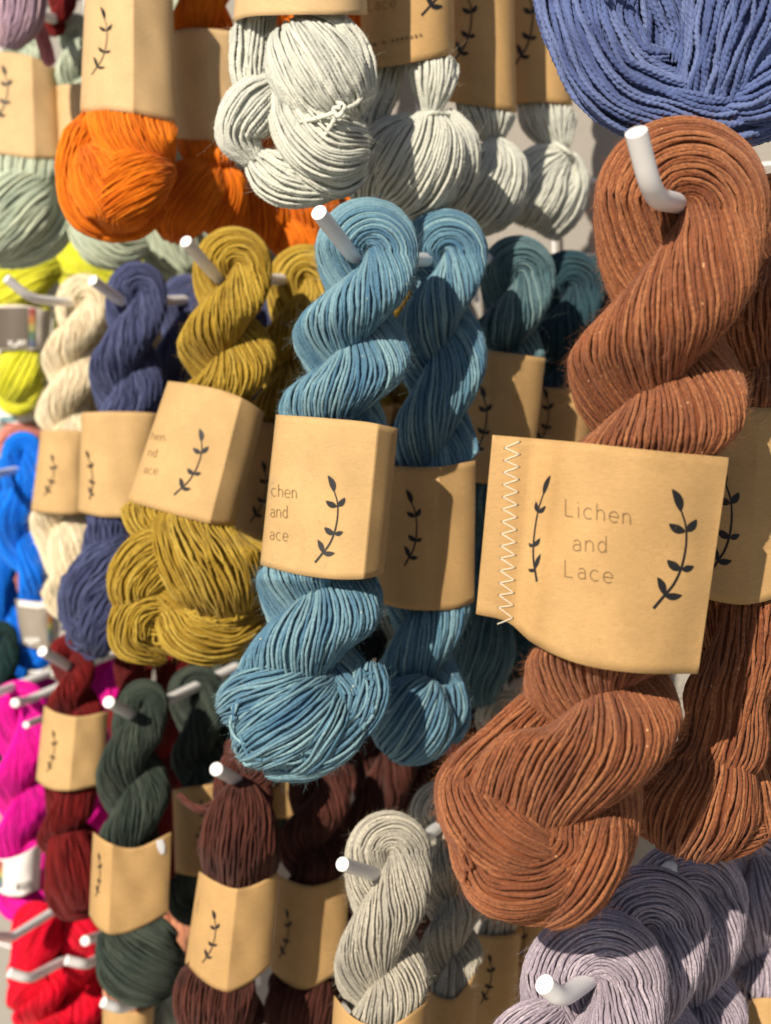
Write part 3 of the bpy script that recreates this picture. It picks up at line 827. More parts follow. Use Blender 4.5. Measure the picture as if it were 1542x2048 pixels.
skein('rust orange skein hanging directly behind the largest rust one at the right edge', .645, RUST, 8.6,
      rope=[(1565, 470, 125, 0), (1548, 600, 128, 90), (1515, 860, 115, 270), (1490, 1090, 110, 360), (1462, 1370, 118, 450), (1400, 1585, 130, 630), (1392, 1600, 130, 630+80)],
      bot=False,
      extras=[([(1400, 1470, 30, 40), (1415, 1540, 50, 95), (1400, 1610, 40, 125), (1380, 1690, 0, 90)], .4),
              ([(1480, 1520, -10, 40), (1500, 1600, -10, 55), (1530, 1680, -10, 50)], .5),
              ([(1280, 1640, 10, 30), (1360, 1670, 20, 40), (1450, 1680, 20, 45), (1530, 1660, 10, 30)], .5)],
      band=([(1395, 798), (1480, 811), (1545, 815), (1660, 790)], [(1368, 1185), (1420, 1200), (1495, 1209), (1640, 1165)], CREASE(105, .47, 0), 100),
      prints=[('sprig', 1438, 931, 215, .9, -4)], wav=.7, K=6, fuzz=1800, step=11, fill=.95)
skein('third rust skein, dark in the shade behind the two others at the right edge', .73, RUST, 9, rope=[(1640, 560, 110, 0), (1620, 700, 110, 90), (1580, 1000, 105, 270), (1550, 1300, 105, 450), (1520, 1520, 105, 540)], K=5, step=16)
peg('largest white peg with its bent tip over the front rust skein', (1272, 262, .500), (1306, 396, .520), (1362, 408, .560), r=.0047)

# ---------- blue
skein('medium blue skein in front on its peg, its kraft band half showing the shop lettering', .765, BLUE, 7.6,
      rope=[(735, 497, 102, 0), (718, 602, 112, 88), (704, 690, 116, 180), (688, 774, 118, 272), (668, 852, 112, 355), (650, 1000, 108, 530), (640, 1175, 124, 716), (620, 1270, 138, 808), (612, 1385, 140, 900)],
      extras=[([(640, 1345, 10, 30), (560, 1378, 66, 62), (500, 1400, 45, 66), (455, 1425, 0, 40)], .3),
              ([(660, 1360, 10, 34), (590, 1430, 74, 78), (530, 1475, 56, 74), (495, 1505, 5, 40)], .5),
              ([(670, 1380, 10, 34), (630, 1450, 70, 62), (600, 1500, 46, 56), (575, 1530, 5, 34)], .4),
              ([(710, 1420, 10, 40), (670, 1470, 40, 56), (610, 1512, 30, 50), (530, 1530, 0, 30)], .9),
              ([(740, 1330, 0, 30), (735, 1390, 20, 46), (705, 1445, 20, 44), (670, 1480, 10, 26)], -.4)],
      extra_wav=.75, stray=strays(560, 1440, 112, 104, 14, 45, 20, 260, .06) + strays(705, 1400, 58, 80, 4, 0, -60, 120, .05),
      bandmat=KR_HALF_SUN, band=([(552, 829), (660, 837), (740, 845), (796, 857)], [(520, 1130), (600, 1150), (690, 1159), (740, 1156), (767, 1147)], CREASE(100, .84), 90),
      prints=[('sprig', 659, 951, 174, .95, 0), ('text', [(('chen', 543, 992, 16), dict(dx=(.99, .10), hw=.75, sx=.75)), (('and', 541, 1034, 16), dict(dx=(.99, .06), hw=.75, sx=.72)), (('ace', 540, 1079, 16), dict(dx=(.99, .1), hw=.75, sx=.72))], INK_THIN)],
      wav=.38, K=6, fuzz=3200, step=9, boty=1.0, flen=(8, 24), frad=.22)
skein('medium blue skein second on its peg, half shaded by the blue one before it', .85, BLUE, 7.4,
      rope=[(888, 503, 88, 0), (880, 600, 90, 88), (880, 698, 92, 180), (877, 800, 92, 268), (868, 940, 85, 380), (855, 1080, 88, 480), (850, 1260, 90, 610), (838, 1390, 90, 720)],
      extras=[([(860, 1360, 60, 30), (835, 1410, 70, 85), (815, 1460, 60, 90), (790, 1500, 20, 40)], .4), ([(890, 1370, 30, 40), (900, 1430, 30, 45), (880, 1470, 20, 40)], .5)],
extra_wav=.8, stray=strays(825, 1430, 92, 78, 12, 10, -30, 200),
      band=([(775, 931), (840, 934), (886, 932), (951, 921)], [(745, 1203), (810, 1218), (868, 1221), (915, 1217), (948, 1204)], CREASE(88, .6), 80),
      prints=[('sprig', 814, 979, 153, .8, -6)], wav=.38, K=6, fuzz=900, step=10, flen=(8, 24), frad=.22)
skein('pale teal skein third on the blue peg with sprig printed on its narrow band', .935, TEAL, 6.8,
      rope=[(1037, 545, 76, 0), (1022, 640, 82, 90), (1000, 780, 80, 270), (985, 960, 72, 450), (968, 1160, 64, 630), (962, 1300, 62, 720)],
      band=([(935, 692), (985, 701), (1040, 709), (1091, 716)], [(905, 955), (950, 965), (1010, 968), (1062, 962)], CREASE(82, .62), 74),
      prints=[('sprig', 962, 772, 140, .8, 0)], wav=.4, K=5, fuzz=500, step=11, extras=[([(980, 1230, 20, 40), (975, 1310, 20, 55), (960, 1380, 10, 40), (965, 1410, 0, 25)], .4)])
skein('dark teal skein last on the blue peg, shadow put into its colour beside the rust wool', 1.02, TEAL_SHADED, 6.6,
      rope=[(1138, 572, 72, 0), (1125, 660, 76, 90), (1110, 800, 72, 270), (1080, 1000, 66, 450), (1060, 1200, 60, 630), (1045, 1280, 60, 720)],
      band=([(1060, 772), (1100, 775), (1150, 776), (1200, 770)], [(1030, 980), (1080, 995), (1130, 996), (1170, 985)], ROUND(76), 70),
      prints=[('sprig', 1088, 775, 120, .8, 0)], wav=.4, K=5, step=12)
peg('white peg with a round cut tip crossing the top of the front blue skein', (637, 424, .715), None, (712, 520, .765), r=.0048)

GAP_SHADE = yarn_mat('gap_shade_yarn', (.012, .018, .020), (.008, .012, .014), (.03, .04, .04), .03, .3)  # near-black yarn of added filler skeins, standing for shade in the gaps
for x_, t_ in ((690, 'added filler skein, shade put into its colour, behind the front blue skein'), (800, 'added filler skein, shade put into its colour, between the two blue skeins'), (905, 'added filler skein, shade put into its colour, right of the second blue skein'), (1010, 'added filler skein, shade put into its colour, behind the left edge of the largest band')):
    skein(t_, 1.13, GAP_SHADE, 7, rope=[(x_+30, 900, 74, 0), (x_+20, 1000, 74, 90), (x_+5, 1200, 74, 270), (x_-5, 1330, 72, 450), (x_-12, 1400 - (x_ > 850)*70, 68, 540)], K=4, step=14)
# ---------- mustard
skein('mustard yellow skein in front with a tilted kraft band and tangled loops below', .93, MUST, 5.8,
      rope=[(466, 530, 78, 0), (452, 622, 90, 88), (452, 700, 95, 180), (446, 775, 96, 270), (430, 840, 92, 345), (400, 930, 90, 430), (370, 1030, 88, 500), (365, 1090, 80, 540)],
      extras=[([(280, 985, 30, 45), (293, 1040, 45, 46), (335, 1080, 45, 30)], .2),
              ([(350, 1020, 60, 50), (385, 1080, 92, 92), (430, 1140, 96, 98), (475, 1215, 50, 60)], .7),
              ([(370, 1080, 50, 30), (300, 1120, 72, 62), (266, 1180, 66, 52), (290, 1235, 40, 26)], .7),
              ([(260, 1160, 0, 50), (330, 1200, 20, 85), (420, 1230, 20, 80), (480, 1240, 0, 40)], .6),
              ([(350, 1195, 60, 26), (270, 1225, 66, 46), (262, 1275, 56, 44), (330, 1310, 20, 24)], .6),
              ([(330, 1215, 60, 30), (370, 1260, 74, 58), (440, 1270, 60, 56), (510, 1230, 20, 40)], .9),
              ([(395, 1225, 92, 12), (450, 1222, 92, 26), (505, 1185, 60, 30), (530, 1140, 30, 20)], .5),
              ([(510, 1050, 0, 45), (525, 1130, 0, 55), (515, 1230, 0, 50), (470, 1310, 0, 30)], .6)],
      stray=strays(360, 1200, 120, 110, 22, 20, 60, 250, .08) + strays(430, 1180, 95, 90, 16, 50, 0, 360, .08), bandmat=KR_HALF_SUN, band=([(336, 762), (385, 768), (445, 781), (492, 800), (529, 825)], [(254, 1002), (330, 1024), (412, 1046), (445, 1051), (471, 1050)], CREASE(92, .76), 84),
      prints=[('sprig', 401, 857, 138, .95, 13), ('text', [(('hen', 302, 879, 11), dict(dx=(.98, .12), dy=(.2, -.98), hw=.55, sx=.8)), (('nd', 296, 912, 11), dict(dx=(.98, .12), dy=(.2, -.98), hw=.55, sx=.8)), (('ace', 287, 946, 11), dict(dx=(.98, .14), dy=(.2, -.98), hw=.55, sx=.8))], INK_THIN)],
      extra_wav=1.15, wav=.6, K=5, fuzz=1600, step=8, fill=.92, flen=(6, 18), frad=.2)
skein('mustard yellow skein behind, darker, its shaded band squeezed between two others', 1.01, MUST, 5.8,
      rope=[(607, 560, 72, 0), (590, 660, 78, 90), (575, 790, 76, 270), (560, 900, 74, 380), (545, 1060, 72, 500), (525, 1180, 74, 630), (520, 1240, 80, 720)],
      band=([(492, 838), (545, 846), (600, 856), (640, 856)], [(455, 1058), (500, 1072), (560, 1084), (605, 1084)], ROUND(78), 74),
      prints=[('sprig', 526, 922, 122, .8, 4)], wav=.7, K=5, step=10, extras=[([(540, 1150, 30, 50), (530, 1240, 30, 70), (480, 1320, 20, 45)], .5)])
peg('white peg with an angled tip crossing the top of the mustard skein', (371, 482, .88), None, (440, 562, .93), r=.0046)

# ---------- navy and cream
skein('denim navy skein in front with curly loose strands hanging below its band', 1.13, NAVY, 4.7,
      rope=[(274, 583, 60, 0), (260, 672, 70, 88), (252, 755, 74, 180), (238, 832, 66, 262), (225, 930, 58, 370), (215, 1030, 48, 450), (215, 1100, 50, 540)],
      extras=[([(210, 1020, 25, 40), (222, 1090, 25, 40), (240, 1130, 10, 25)], .2), ([(262, 1080, 30, 32), (215, 1140, 45, 62), (175, 1190, 45, 56), (165, 1250, 20, 30)], .3),
              ([(250, 1130, 40, 45), (225, 1200, 50, 62), (200, 1260, 40, 55), (190, 1305, 10, 22)], .5), ([(140, 1150, 20, 16), (140, 1200, 30, 26), (175, 1260, 30, 36), (215, 1290, 20, 25)], .6)],
      extra_wav=1.2, stray=strays(190, 1215, 64, 92, 40, 5, 40, 300, .2) + strays(200, 1200, 50, 60, 20, 20, 0, 360, .2), bandmat=KR_HALF_SUN, band=([(163, 825), (225, 823), (305, 826), (325, 829)], [(156, 1024), (200, 1033), (250, 1034), (300, 1028)], ROUND(66), 60),
      prints=[('sprig', 172, 900, 100, .5, -9)], wav=.8, K=5, step=7.5, fuzz=500, flen=(5, 14), frad=.2)
skein('denim navy skein farther back, only a dark sliver beside the mustard one', 1.21, NAVY, 5,
      rope=[(372, 600, 52, 0), (358, 690, 56, 90), (345, 820, 54, 270), (335, 940, 52, 450), (325, 1060, 50, 540)], wav=.5, K=4, step=12)
skein('cream white mohair skein at left with a kraft band and soft fluffy end', 1.27, CREAM, 4.4,
      rope=[(165, 598, 52, 0), (152, 664, 58, 88), (144, 725, 60, 180), (136, 780, 58, 270), (128, 836, 56, 355), (120, 900, 54, 450), (116, 1000, 54, 480), (122, 1090, 60, 600), (140, 1150, 62, 630), (145, 1185, 60, 720)],
      bandmat=KR_HALF_SUN, band=([(82, 861), (120, 860), (165, 862), (185, 863)], [(62, 1022), (100, 1027), (140, 1029), (178, 1028)], ROUND(62), 56),
      prints=[('sprig', 103, 908, 84, .75, 3)], wav=.6, K=5, step=9, fuzz=2200, flen=(5, 16), frad=.22)
peg('white peg with a bent tip reaching into the cream skein at far left', (12, 556, 1.20), (62, 598, 1.22), (150, 606, 1.27), r=.0046)
peg('white peg with its tip between the cream and the navy skein', (184, 560, 1.09), None, (248, 606, 1.13), r=.0050)

# ---------- top row
G_TOP = None
skein('lilac skein cut by the top left corner, with soft vertical strands', 1.12, LILA, 5.2, rope=[(20, -260, 60, 0), (25, -100, 70, 180), (28, -40, 60, 360)], bot=False,
      extras=[([(30, -60, 0, 60), (28, 0, 0, 66), (20, 60, 0, 55), (10, 96, 0, 22)], .2)], wav=.6, K=5, step=9)
skein('dusty pink skein dangling as a thin twist behind the lilac one', 1.17, PINK, 5, rope=[(66, -200, 24, 0), (66, 0, 24, 180), (80, 60, 18, 300), (98, 120, 13, 360)], wav=.4, K=4, step=12)
skein('deep garnet skein glimpsed between the top left peg and the kraft band', 1.24, CRIM, 5, rope=[(122, -220, 28, 0), (122, -60, 30, 180), (116, 40, 26, 300), (110, 50, 24, 360)], wav=.4, K=4, step=12)
skein('sage green skein at the left edge, its tan band above two plump green lobes', 1.27, SAGE, 6.2,
      rope=[(52, 92, 50, 0), (50, 130, 60, 120), (48, 200, 66, 270), (46, 310, 60, 380)], bot=False,
      extras=[([(60, 290, 30, 60), (55, 340, 40, 66), (60, 390, 20, 40)], .1), ([(95, 365, 30, 35), (50, 400, 60, 75), (10, 450, 50, 75), (-20, 500, 10, 40)], .3),
              ([(115, 400, 10, 35), (90, 450, 30, 60), (40, 490, 20, 50), (-10, 510, 10, 30)], .3)],
      bandmat=KR_SUN, band=([(-62, 108), (0, 104), (60, 112), (112, 136)], [(-70, 300), (0, 308), (60, 316), (124, 318)], CREASE(72, .72), 66),
      prints=[('sprig', 5, 130, 112, .9, 0)], wav=.6, K=5, step=9)
skein('sage green skein second in line, loops hanging under the orange skein', 1.26, SAGE, 5.8,
      rope=[(150, 62, 36, 0), (150, 110, 40, 90), (160, 250, 52, 330), (175, 400, 50, 500)], bot=False,
      extras=[([(150, 410, 10, 30), (190, 460, 30, 55), (240, 495, 20, 48), (290, 490, 0, 25)], .4), ([(160, 450, -5, 25), (200, 500, 0, 35), (250, 520, 0, 25)], .4)],
      bandmat=KR_SUN, band=([(112, 172), (140, 168), (175, 165), (200, 166)], [(118, 330), (150, 335), (180, 336), (210, 330)], ROUND(54), 50), wav=.5, K=5, step=10)
skein('sage green skein third in line, dim loops above the navy skein', 1.31, SAGE, 5.4, rope=[(250, 0, 50, 0), (270, 200, 50, 180), (300, 380, 50, 380)], bot=False,
      extras=[([(300, 400, 0, 40), (340, 470, 10, 50), (380, 530, 0, 35)], .4), ([(300, 440, -5, 30), (320, 500, 0, 40), (370, 545, 0, 28)], .3)], wav=.5, K=4, step=11)
skein('bright orange skein in front, its band lit and its lower half a round knot', .97, ORAN, 4.0,
      rope=[(255, -340, 95, 0), (255, -200, 95, 180), (255, 0, 92, 360), (262, 200, 88, 480), (262, 250, 80, 540)], bot=False,
      extras=[([(262, 190, 40, 92), (272, 250, 62, 94), (300, 300, 62, 68), (330, 330, 40, 30)], .1), ([(200, 215, 20, 45), (165, 275, 40, 42), (155, 350, 50, 45), (180, 420, 45, 48), (230, 455, 30, 35)], .5),
              ([(170, 300, 60, 30), (200, 350, 85, 70), (240, 400, 85, 75), (250, 450, 50, 40)], .4), ([(195, 430, 60, 25), (235, 390, 100, 72), (285, 355, 90, 72), (338, 335, 50, 30)], .5),
              ([(170, 440, 20, 22), (220, 455, 40, 30), (280, 445, 40, 30), (320, 410, 30, 22)], .5)],
      bandmat=KR_SUN, band=([(172, -60), (230, -72), (290, -70), (345, -48)], [(160, 225), (205, 221), (270, 227), (353, 248)], CREASE(108, .55), 90),
      prints=[('sprig', 203, 13, 136, .82, 0, False, .75)], wav=.7, K=5, step=7, fill=.95)
skein('bright orange skein second in line, its band and lobe half in shadow', 1.04, ORAN, 4.0,
      rope=[(420, -260, 70, 0), (415, -100, 72, 180), (408, 0, 70, 270), (408, 150, 66, 420), (412, 270, 62, 540)], bot=False,
      extras=[([(415, 250, 30, 62), (425, 300, 45, 64), (430, 335, 30, 40)], .1), ([(432, 320, 50, 20), (395, 370, 70, 70), (360, 430, 50, 66), (350, 475, 20, 30)], .2),
              ([(430, 320, 50, 18), (450, 370, 50, 42), (440, 430, 30, 45), (430, 465, 10, 25)], .2)],
      bandmat=KR_SUN, band=([(340, 62), (385, 56), (430, 58), (486, 66)], [(350, 276), (400, 281), (450, 285), (498, 285)], CREASE(84, .5), 72), wav=.6, K=5, step=8, fill=.95)
skein('dark orange skein third in line, shaded loops above the mustard and blue skeins', 1.10, ORAN, 4.6,
      rope=[(560, -150, 60, 0), (560, 50, 62, 180), (560, 250, 62, 380), (560, 350, 62, 450)], bot=False,
      extras=[([(500, 340, 20, 40), (520, 420, 30, 66), (530, 490, 10, 50)], .4), ([(600, 350, 20, 50), (620, 400, 30, 55), (640, 450, 10, 50)], .4), ([(560, 440, 10, 50), (600, 480, 10, 60), (600, 540, 0, 40)], .4)], wav=.7, K=5, step=10)
SIL = dict(wav=.45, lobes=2, K=8)
skein('pale silver grey skein in front, a big knotted bunch with a tied end', .80, SILV, 8.6,
      rope=[(600, -330, 110, 0), (600, -180, 112, 180), (600, -20, 105, 330)], bot=False,
      extras=[([(510, 10, 0, 48), (503, 80, 10, 46), (500, 150, 10, 42), (520, 210, 0, 30)], .1),
              ([(575, 60, 40, 40), (600, 100, 75, 82), (650, 165, 85, 96), (705, 235, 60, 50)], .4), ([(590, 30, 40, 20), (650, 45, 60, 34), (695, 90, 60, 40), (715, 160, 50, 40), (722, 215, 40, 25)], .6),
              ([(560, 170, 50, 25), (600, 235, 80, 70), (655, 285, 90, 82), (725, 290, 50, 50)], .3), ([(575, 250, 40, 20), (620, 320, 70, 52), (680, 350, 60, 48), (725, 330, 40, 30)], .4),
              ([(555, 165, 30, 30), (505, 215, 50, 60), (478, 270, 45, 48), (512, 325, 40, 22)], .4),
              ([(505, 315, 30, 28), (550, 350, 50, 55), (625, 370, 50, 46), (680, 365, 30, 26)], .3)],
      ties=[([(556, 150, 60), (562, 235, 80), (620, 240, 150), (678, 222, 165), (715, 205, 130), (730, 175, 90), (742, 150, 50)], 5.2), ([(676, 205, 160), (688, 215, 178), (676, 232, 180), (668, 218, 172), (684, 214, 184)], 5.5),
            ([(672, 235, 170), (650, 270, 150), (615, 312, 120), (604, 322, 105)], 5.0)],
      bandmat=KR_SUN, band=([(486, -220), (560, -230), (650, -230), (730, -220)], [(466, 44), (490, 35), (560, 30), (735, 30)], ROUND(118), 100), fuzz=600, step=3.0, **SIL)
skein('pale silver grey skein second in line, cinched at its waist with fanned strands below', .88, SILV, 8.2,
      rope=[(815, -260, 84, 0), (815, -120, 88, 180), (812, 20, 84, 330)], bot=False,
      extras=[([(862, 90, 30, 55), (868, 150, 50, 52), (864, 195, 50, 36), (860, 230, 50, 17)], .1), ([(862, 222, 60, 17), (855, 275, 80, 80), (830, 340, 70, 98), (790, 400, 20, 60)], .15),
              ([(885, 225, 40, 20), (915, 280, 50, 42), (915, 340, 40, 45), (880, 400, 10, 40)], .2),
              ([(760, 80, 0, 55), (755, 170, 10, 48), (740, 230, 10, 40), (730, 300, 0, 40)], .3), ([(720, 250, 0, 40), (740, 340, 10, 55), (760, 410, 0, 40)], .3), ([(835, 235, 50, 18), (785, 285, 64, 56), (748, 345, 50, 62), (735, 400, 10, 40)], .2)],
      band=([(720, -200), (780, -205), (840, -205), (906, -200)], [(722, 140), (790, 131), (850, 120), (909, 109)], ROUND(96), 84),
      prints=[('sprig', 886, -150, 182, .95, 4), ('text', [(('Lace', 735, 22, 15), dict(dx=(.98, -.12), hw=.7, sx=.9))], INK_THIN),
              ('patch', [(np.array([(728 + i*9.2, 93 - i*1.9), (728 + i*9.2 + 5.5, 92.2 - i*1.9)]), np.array([2.2 + (i*7 % 3)*.4]*2)) for i in (0, 1, 2, 4, 6, 7, 8, 9, 10, 11, 12)], INK_THIN, 'printed_small_line')],
      ties=[([(835, 232, 60), (862, 226, 110), (900, 230, 60)], 4.5)], fuzz=400, step=3.2, **SIL)
skein('pale silver grey skein third in line, cinched lower down behind the fanned one', .965, SILV, 7,
      rope=[(960, -200, 62, 0), (962, -60, 66, 180), (965, 100, 64, 330)], bot=False,
      extras=[([(965, 180, 10, 60), (980, 235, 20, 55), (988, 285, 20, 18)], .1), ([(988, 278, 40, 20), (992, 328, 50, 66), (968, 390, 40, 82), (935, 440, 10, 45)], .2), ([(1010, 380, 20, 30), (990, 420, 20, 42), (950, 450, 10, 30)], .4)],
      band=([(902, -80), (940, -84), (985, -84), (1026, -80)], [(898, 204), (940, 209), (985, 216), (1033, 226)], ROUND(70), 66),
      prints=[('sprig', 930, -28, 150, .85, 0)], wav=.5, K=6, lobes=2, step=3.6)
skein('pale silver grey skein last in line, tied at the side near the grey board', 1.05, SILV, 6.6,
      rope=[(1085, -140, 60, 0), (1085, 0, 62, 180), (1080, 120, 60, 330)], bot=False,
      extras=[([(1085, 180, 0, 56), (1098, 240, 10, 60), (1120, 300, 20, 24)], .1), ([(1138, 302, 40, 16), (1098, 335, 40, 58), (1068, 390, 30, 72), (1045, 440, 0, 40)], .2), ([(1135, 305, 35, 14), (1145, 350, 20, 34), (1120, 410, 20, 50), (1085, 465, 0, 35)], .2)],
      band=([(1018, -60), (1060, -64), (1100, -64), (1140, -60)], [(1022, 210), (1060, 205), (1100, 205), (1145, 212)], ROUND(64), 60),
      ties=[([(1110, 285, 50), (1135, 303, 70), (1150, 320, 50), (1153, 350, 40)], 3.6)],
      prints=[('sprig', 1052, -32, 162, .8, 0)], wav=.5, K=6, lobes=2, step=3.6)
skein('chunky periwinkle blue skein cut by the top edge above the front rust one', .61, PERI, 13, rope=[(1330, -420, 150, 0), (1330, -260, 160, 180), (1330, -160, 150, 270)], bot=False,
      extras=[([(1145, -160, -10, 90), (1140, -40, 10, 76), (1165, 60, 40, 78), (1230, 165, 50, 84), (1340, 215, 40, 80), (1460, 225, 10, 78), (1580, 190, 0, 70)], .5),
              ([(1215, -150, -40, 60), (1215, -30, -30, 62), (1235, 60, 10, 50), (1285, 120, 30, 40), (1330, 120, 10, 30)], .3), ([(1300, -120, -90, 90), (1320, 0, -80, 90), (1340, 120, -80, 80), (1340, 200, -60, 50)], .5),
              ([(1280, -100, -20, 40), (1340, -20, -30, 60), (1380, 60, -20, 60), (1360, 130, -10, 40)], .6),
              ([(1440, -160, 30, 80), (1440, -20, 50, 78), (1420, 90, 50, 62), (1395, 190, 40, 50), (1370, 260, 10, 30)], .2), ([(1520, -160, 40, 80), (1500, 0, 60, 88), (1465, 120, 60, 60), (1440, 215, 30, 34)], .25),
              ([(1450, 210, 30, 34), (1500, 200, 40, 60), (1580, 150, 30, 80), (1640, 120, 0, 60)], .3), ([(1580, -160, 0, 90), (1590, 0, 0, 100), (1570, 150, 0, 90), (1520, 260, -20, 60)], .3)],
      wav=.7, K=10, lobes=2, stray=strays(1330, 60, 230, 190, 14, 20, 40, 220, .1), fuzz=1200, step=3.6, flen=(6, 20), frad=.26)
peg('white peg at the top left corner, seen from the side between lilac and kraft', (72, 28, 1.18), None, (136, 46, 1.28), r=.0050)

# ---------- lower row
skein('dark crimson skein at left, its sprig band above two wine red lobes', 1.22, CRIM, 4.8,
      rope=[(140, 1310, 42, 0), (150, 1370, 52, 90), (150, 1420, 56, 180), (145, 1500, 56, 300), (138, 1580, 58, 400), (132, 1640, 62, 450), (142, 1710, 62, 610), (150, 1780, 62, 720)],
      extras=[([(135, 1670, 30, 40), (150, 1740, 40, 62), (170, 1810, 20, 45)], .2)],
      bandmat=KR_HALF_SUN, band=([(88, 1411), (110, 1424), (155, 1433), (217, 1422)], [(72, 1560), (88, 1573), (130, 1582), (206, 1569)], CREASE(70, .5), 62),
      prints=[('sprig', 106, 1460, 84, .55, 3)], wav=.5, K=5, step=9)
skein('dark crimson skein farther back, a red patch between navy strands and green', 1.32, CRIM, 4.8, rope=[(268, 1320, 40, 0), (262, 1390, 42, 90), (255, 1500, 42, 270), (250, 1620, 42, 450), (250, 1800, 42, 540)], wav=.4, K=4, step=12)
peg('white peg with a shiny tip left of the crimson skein', (84, 1302, 1.17), None, (146, 1338, 1.22), r=.0052, deep=.12)
skein('dark green skein in front at lower left, round ball below its creased band', 1.06, DGRN, 4.6,
      rope=[(288, 1408, 50, 0), (264, 1488, 68, 88), (266, 1566, 72, 180), (266, 1640, 74, 268), (262, 1710, 70, 345), (262, 1820, 66, 450), (275, 1880, 70, 540)],
      extras=[([(215, 1870, 10, 30), (250, 1905, 50, 64), (300, 1925, 60, 74), (350, 1935, 10, 40)], .9), ([(215, 1900, 20, 25), (240, 1950, 40, 45), (290, 1975, 40, 40), (340, 1970, 10, 22)], .6), ([(230, 1850, 30, 26), (290, 1860, 50, 40), (340, 1890, 30, 32)], .4)],
      band=([(186, 1664), (215, 1684), (268, 1696), (343, 1664)], [(178, 1830), (190, 1850), (216, 1868), (265, 1862), (336, 1828)], CREASE(80, .25), 72),
      prints=[('sprig', 197, 1705, 88, .35, 0), ('patch', [(np.array([(319, 1680), (322, 1694), (325, 1708)]), np.array([7., 8., 4.]))], plain('price_sticker', (.75, .76, .8), .6), 'price_sticker')],
      wav=.45, K=5, step=8, fuzz=500, flen=(5, 14), frad=.2)
skein('dark green skein behind, arching in the shade under the mustard loops', 1.14, DGRN, 5.2,
      rope=[(392, 1385, 56, 0), (398, 1470, 58, 90), (400, 1580, 56, 270), (392, 1700, 54, 400), (385, 1800, 52, 540)],
      band=([(345, 1580), (375, 1574), (410, 1570), (448, 1562)], [(350, 1745), (385, 1752), (420, 1754), (455, 1748)], ROUND(60), 56),
      prints=[('sprig', 402, 1600, 90, .7, 0)], wav=.45, K=4, step=11)
peg('white peg with a shiny tip left of the front dark green skein', (217, 1404, 1.0), None, (268, 1432, 1.06), r=.0050)
skein('maroon brown skein in front, gathered at its peg above a creased sprig band', .95, BROW, 5.4,
      rope=[(486, 1540, 48, 0), (482, 1600, 72, 60), (478, 1700, 80, 180), (468, 1800, 82, 300), (452, 1920, 84, 420), (440, 2020, 92, 540), (430, 2090, 80, 720)],
      extras=[([(482, 1560, 30, 18), (482, 1620, 62, 66), (478, 1700, 70, 78), (478, 1780, 40, 62)], .2), ([(450, 1500, 10, 18), (495, 1505, 20, 34), (520, 1545, 20, 34), (490, 1575, 30, 20)], .4),
              ([(445, 1920, 40, 60), (430, 1990, 60, 84), (430, 2070, 40, 70)], .2), ([(355, 1590, -20, 8), (400, 1620, 0, 9), (440, 1610, 10, 14)], .2)],
      band=([(398, 1742), (425, 1760), (470, 1777), (512, 1768), (557, 1744)], [(370, 1926), (400, 1957), (452, 1984), (500, 1966), (542, 1930)], CREASE(92, .48), 82),
      prints=[('sprig', 426, 1820, 106, .75, 4)], wav=.7, K=5, step=9, fill=.95)
skein('maroon brown skein second in line, its band half shaded and half lit', 1.03, BROW, 5.4,
      rope=[(640, 1560, 62, 0), (632, 1640, 74, 90), (628, 1760, 72, 270), (622, 1860, 72, 400), (612, 1980, 74, 540), (605, 2080, 70, 720)],
      extras=[([(612, 1960, 20, 60), (600, 2030, 40, 72), (600, 2090, 20, 50)], .3)],
      band=([(556, 1750), (600, 1768), (634, 1771), (698, 1748)], [(542, 1940), (572, 1966), (607, 1979), (691, 1936)], CREASE(84, .5), 74),
      prints=[('sprig', 573, 1818, 98, .6, 3)], wav=.7, K=5, step=10, fill=.95)
skein('maroon brown skein third in line, nearly black in the shade of the blue yarn', 1.11, BROW, 6, rope=[(765, 1490, 72, 0), (752, 1610, 72, 90), (740, 1760, 66, 270), (735, 1880, 64, 450), (730, 1960, 60, 540)], wav=.6, K=4, step=12)
skein('maroon brown skein last in line, a dark shape beside the oatmeal arch', 1.19, BROW, 6, rope=[(868, 1430, 74, 0), (852, 1560, 72, 90), (845, 1700, 66, 270), (840, 1850, 62, 450), (835, 1950, 60, 540)], wav=.6, K=4, step=12)
peg('white peg with a shiny round tip on the maroon skeins', (432, 1538, .89), None, (488, 1568, .95), r=.0050)
skein('oatmeal grey skein in front, bottom centre, peg through its upper loop', .80, GREY, 5.6,
      rope=[(778, 1706, 86, 0), (768, 1845, 98, 88), (764, 1955, 92, 180), (760, 2030, 90, 262), (756, 2110, 86, 345), (750, 2250, 80, 540)],
      band=([(668, 1990), (700, 2030), (775, 2052), (862, 1998)], [(655, 2190), (700, 2225), (775, 2235), (850, 2190)], ROUND(100), 90), wav=.45, K=6, step=9, fuzz=1600, flen=(6, 18), frad=.2)
skein('oatmeal grey skein second in line, shaded, its band cut by the bottom edge', .88, GREY, 5.6,
      rope=[(893, 1630, 74, 0), (902, 1730, 70, 100), (905, 1850, 66, 270), (905, 1950, 60, 400), (895, 2150, 60, 540)],
      band=([(852, 1978), (880, 1994), (910, 1996), (955, 1940)], [(845, 2180), (870, 2195), (905, 2196), (945, 2170)], ROUND(66), 60), wav=.45, K=5, step=10, fuzz=300)
skein('oatmeal grey skein third in line, only its shadowed sprig band showing', .96, GREY, 6.2,
      rope=[(1010, 1440, 60, 0), (1010, 1560, 60, 180), (1000, 1700, 56, 300), (995, 1860, 52, 450), (985, 2100, 52, 630)],
      band=([(944, 1866), (975, 1871), (1005, 1871), (1042, 1866)], [(925, 2090), (960, 2098), (995, 2098), (1025, 2090)], ROUND(60), 56),
      prints=[('sprig', 978, 1908, 100, .7, 3)], wav=.4, K=5, step=12)
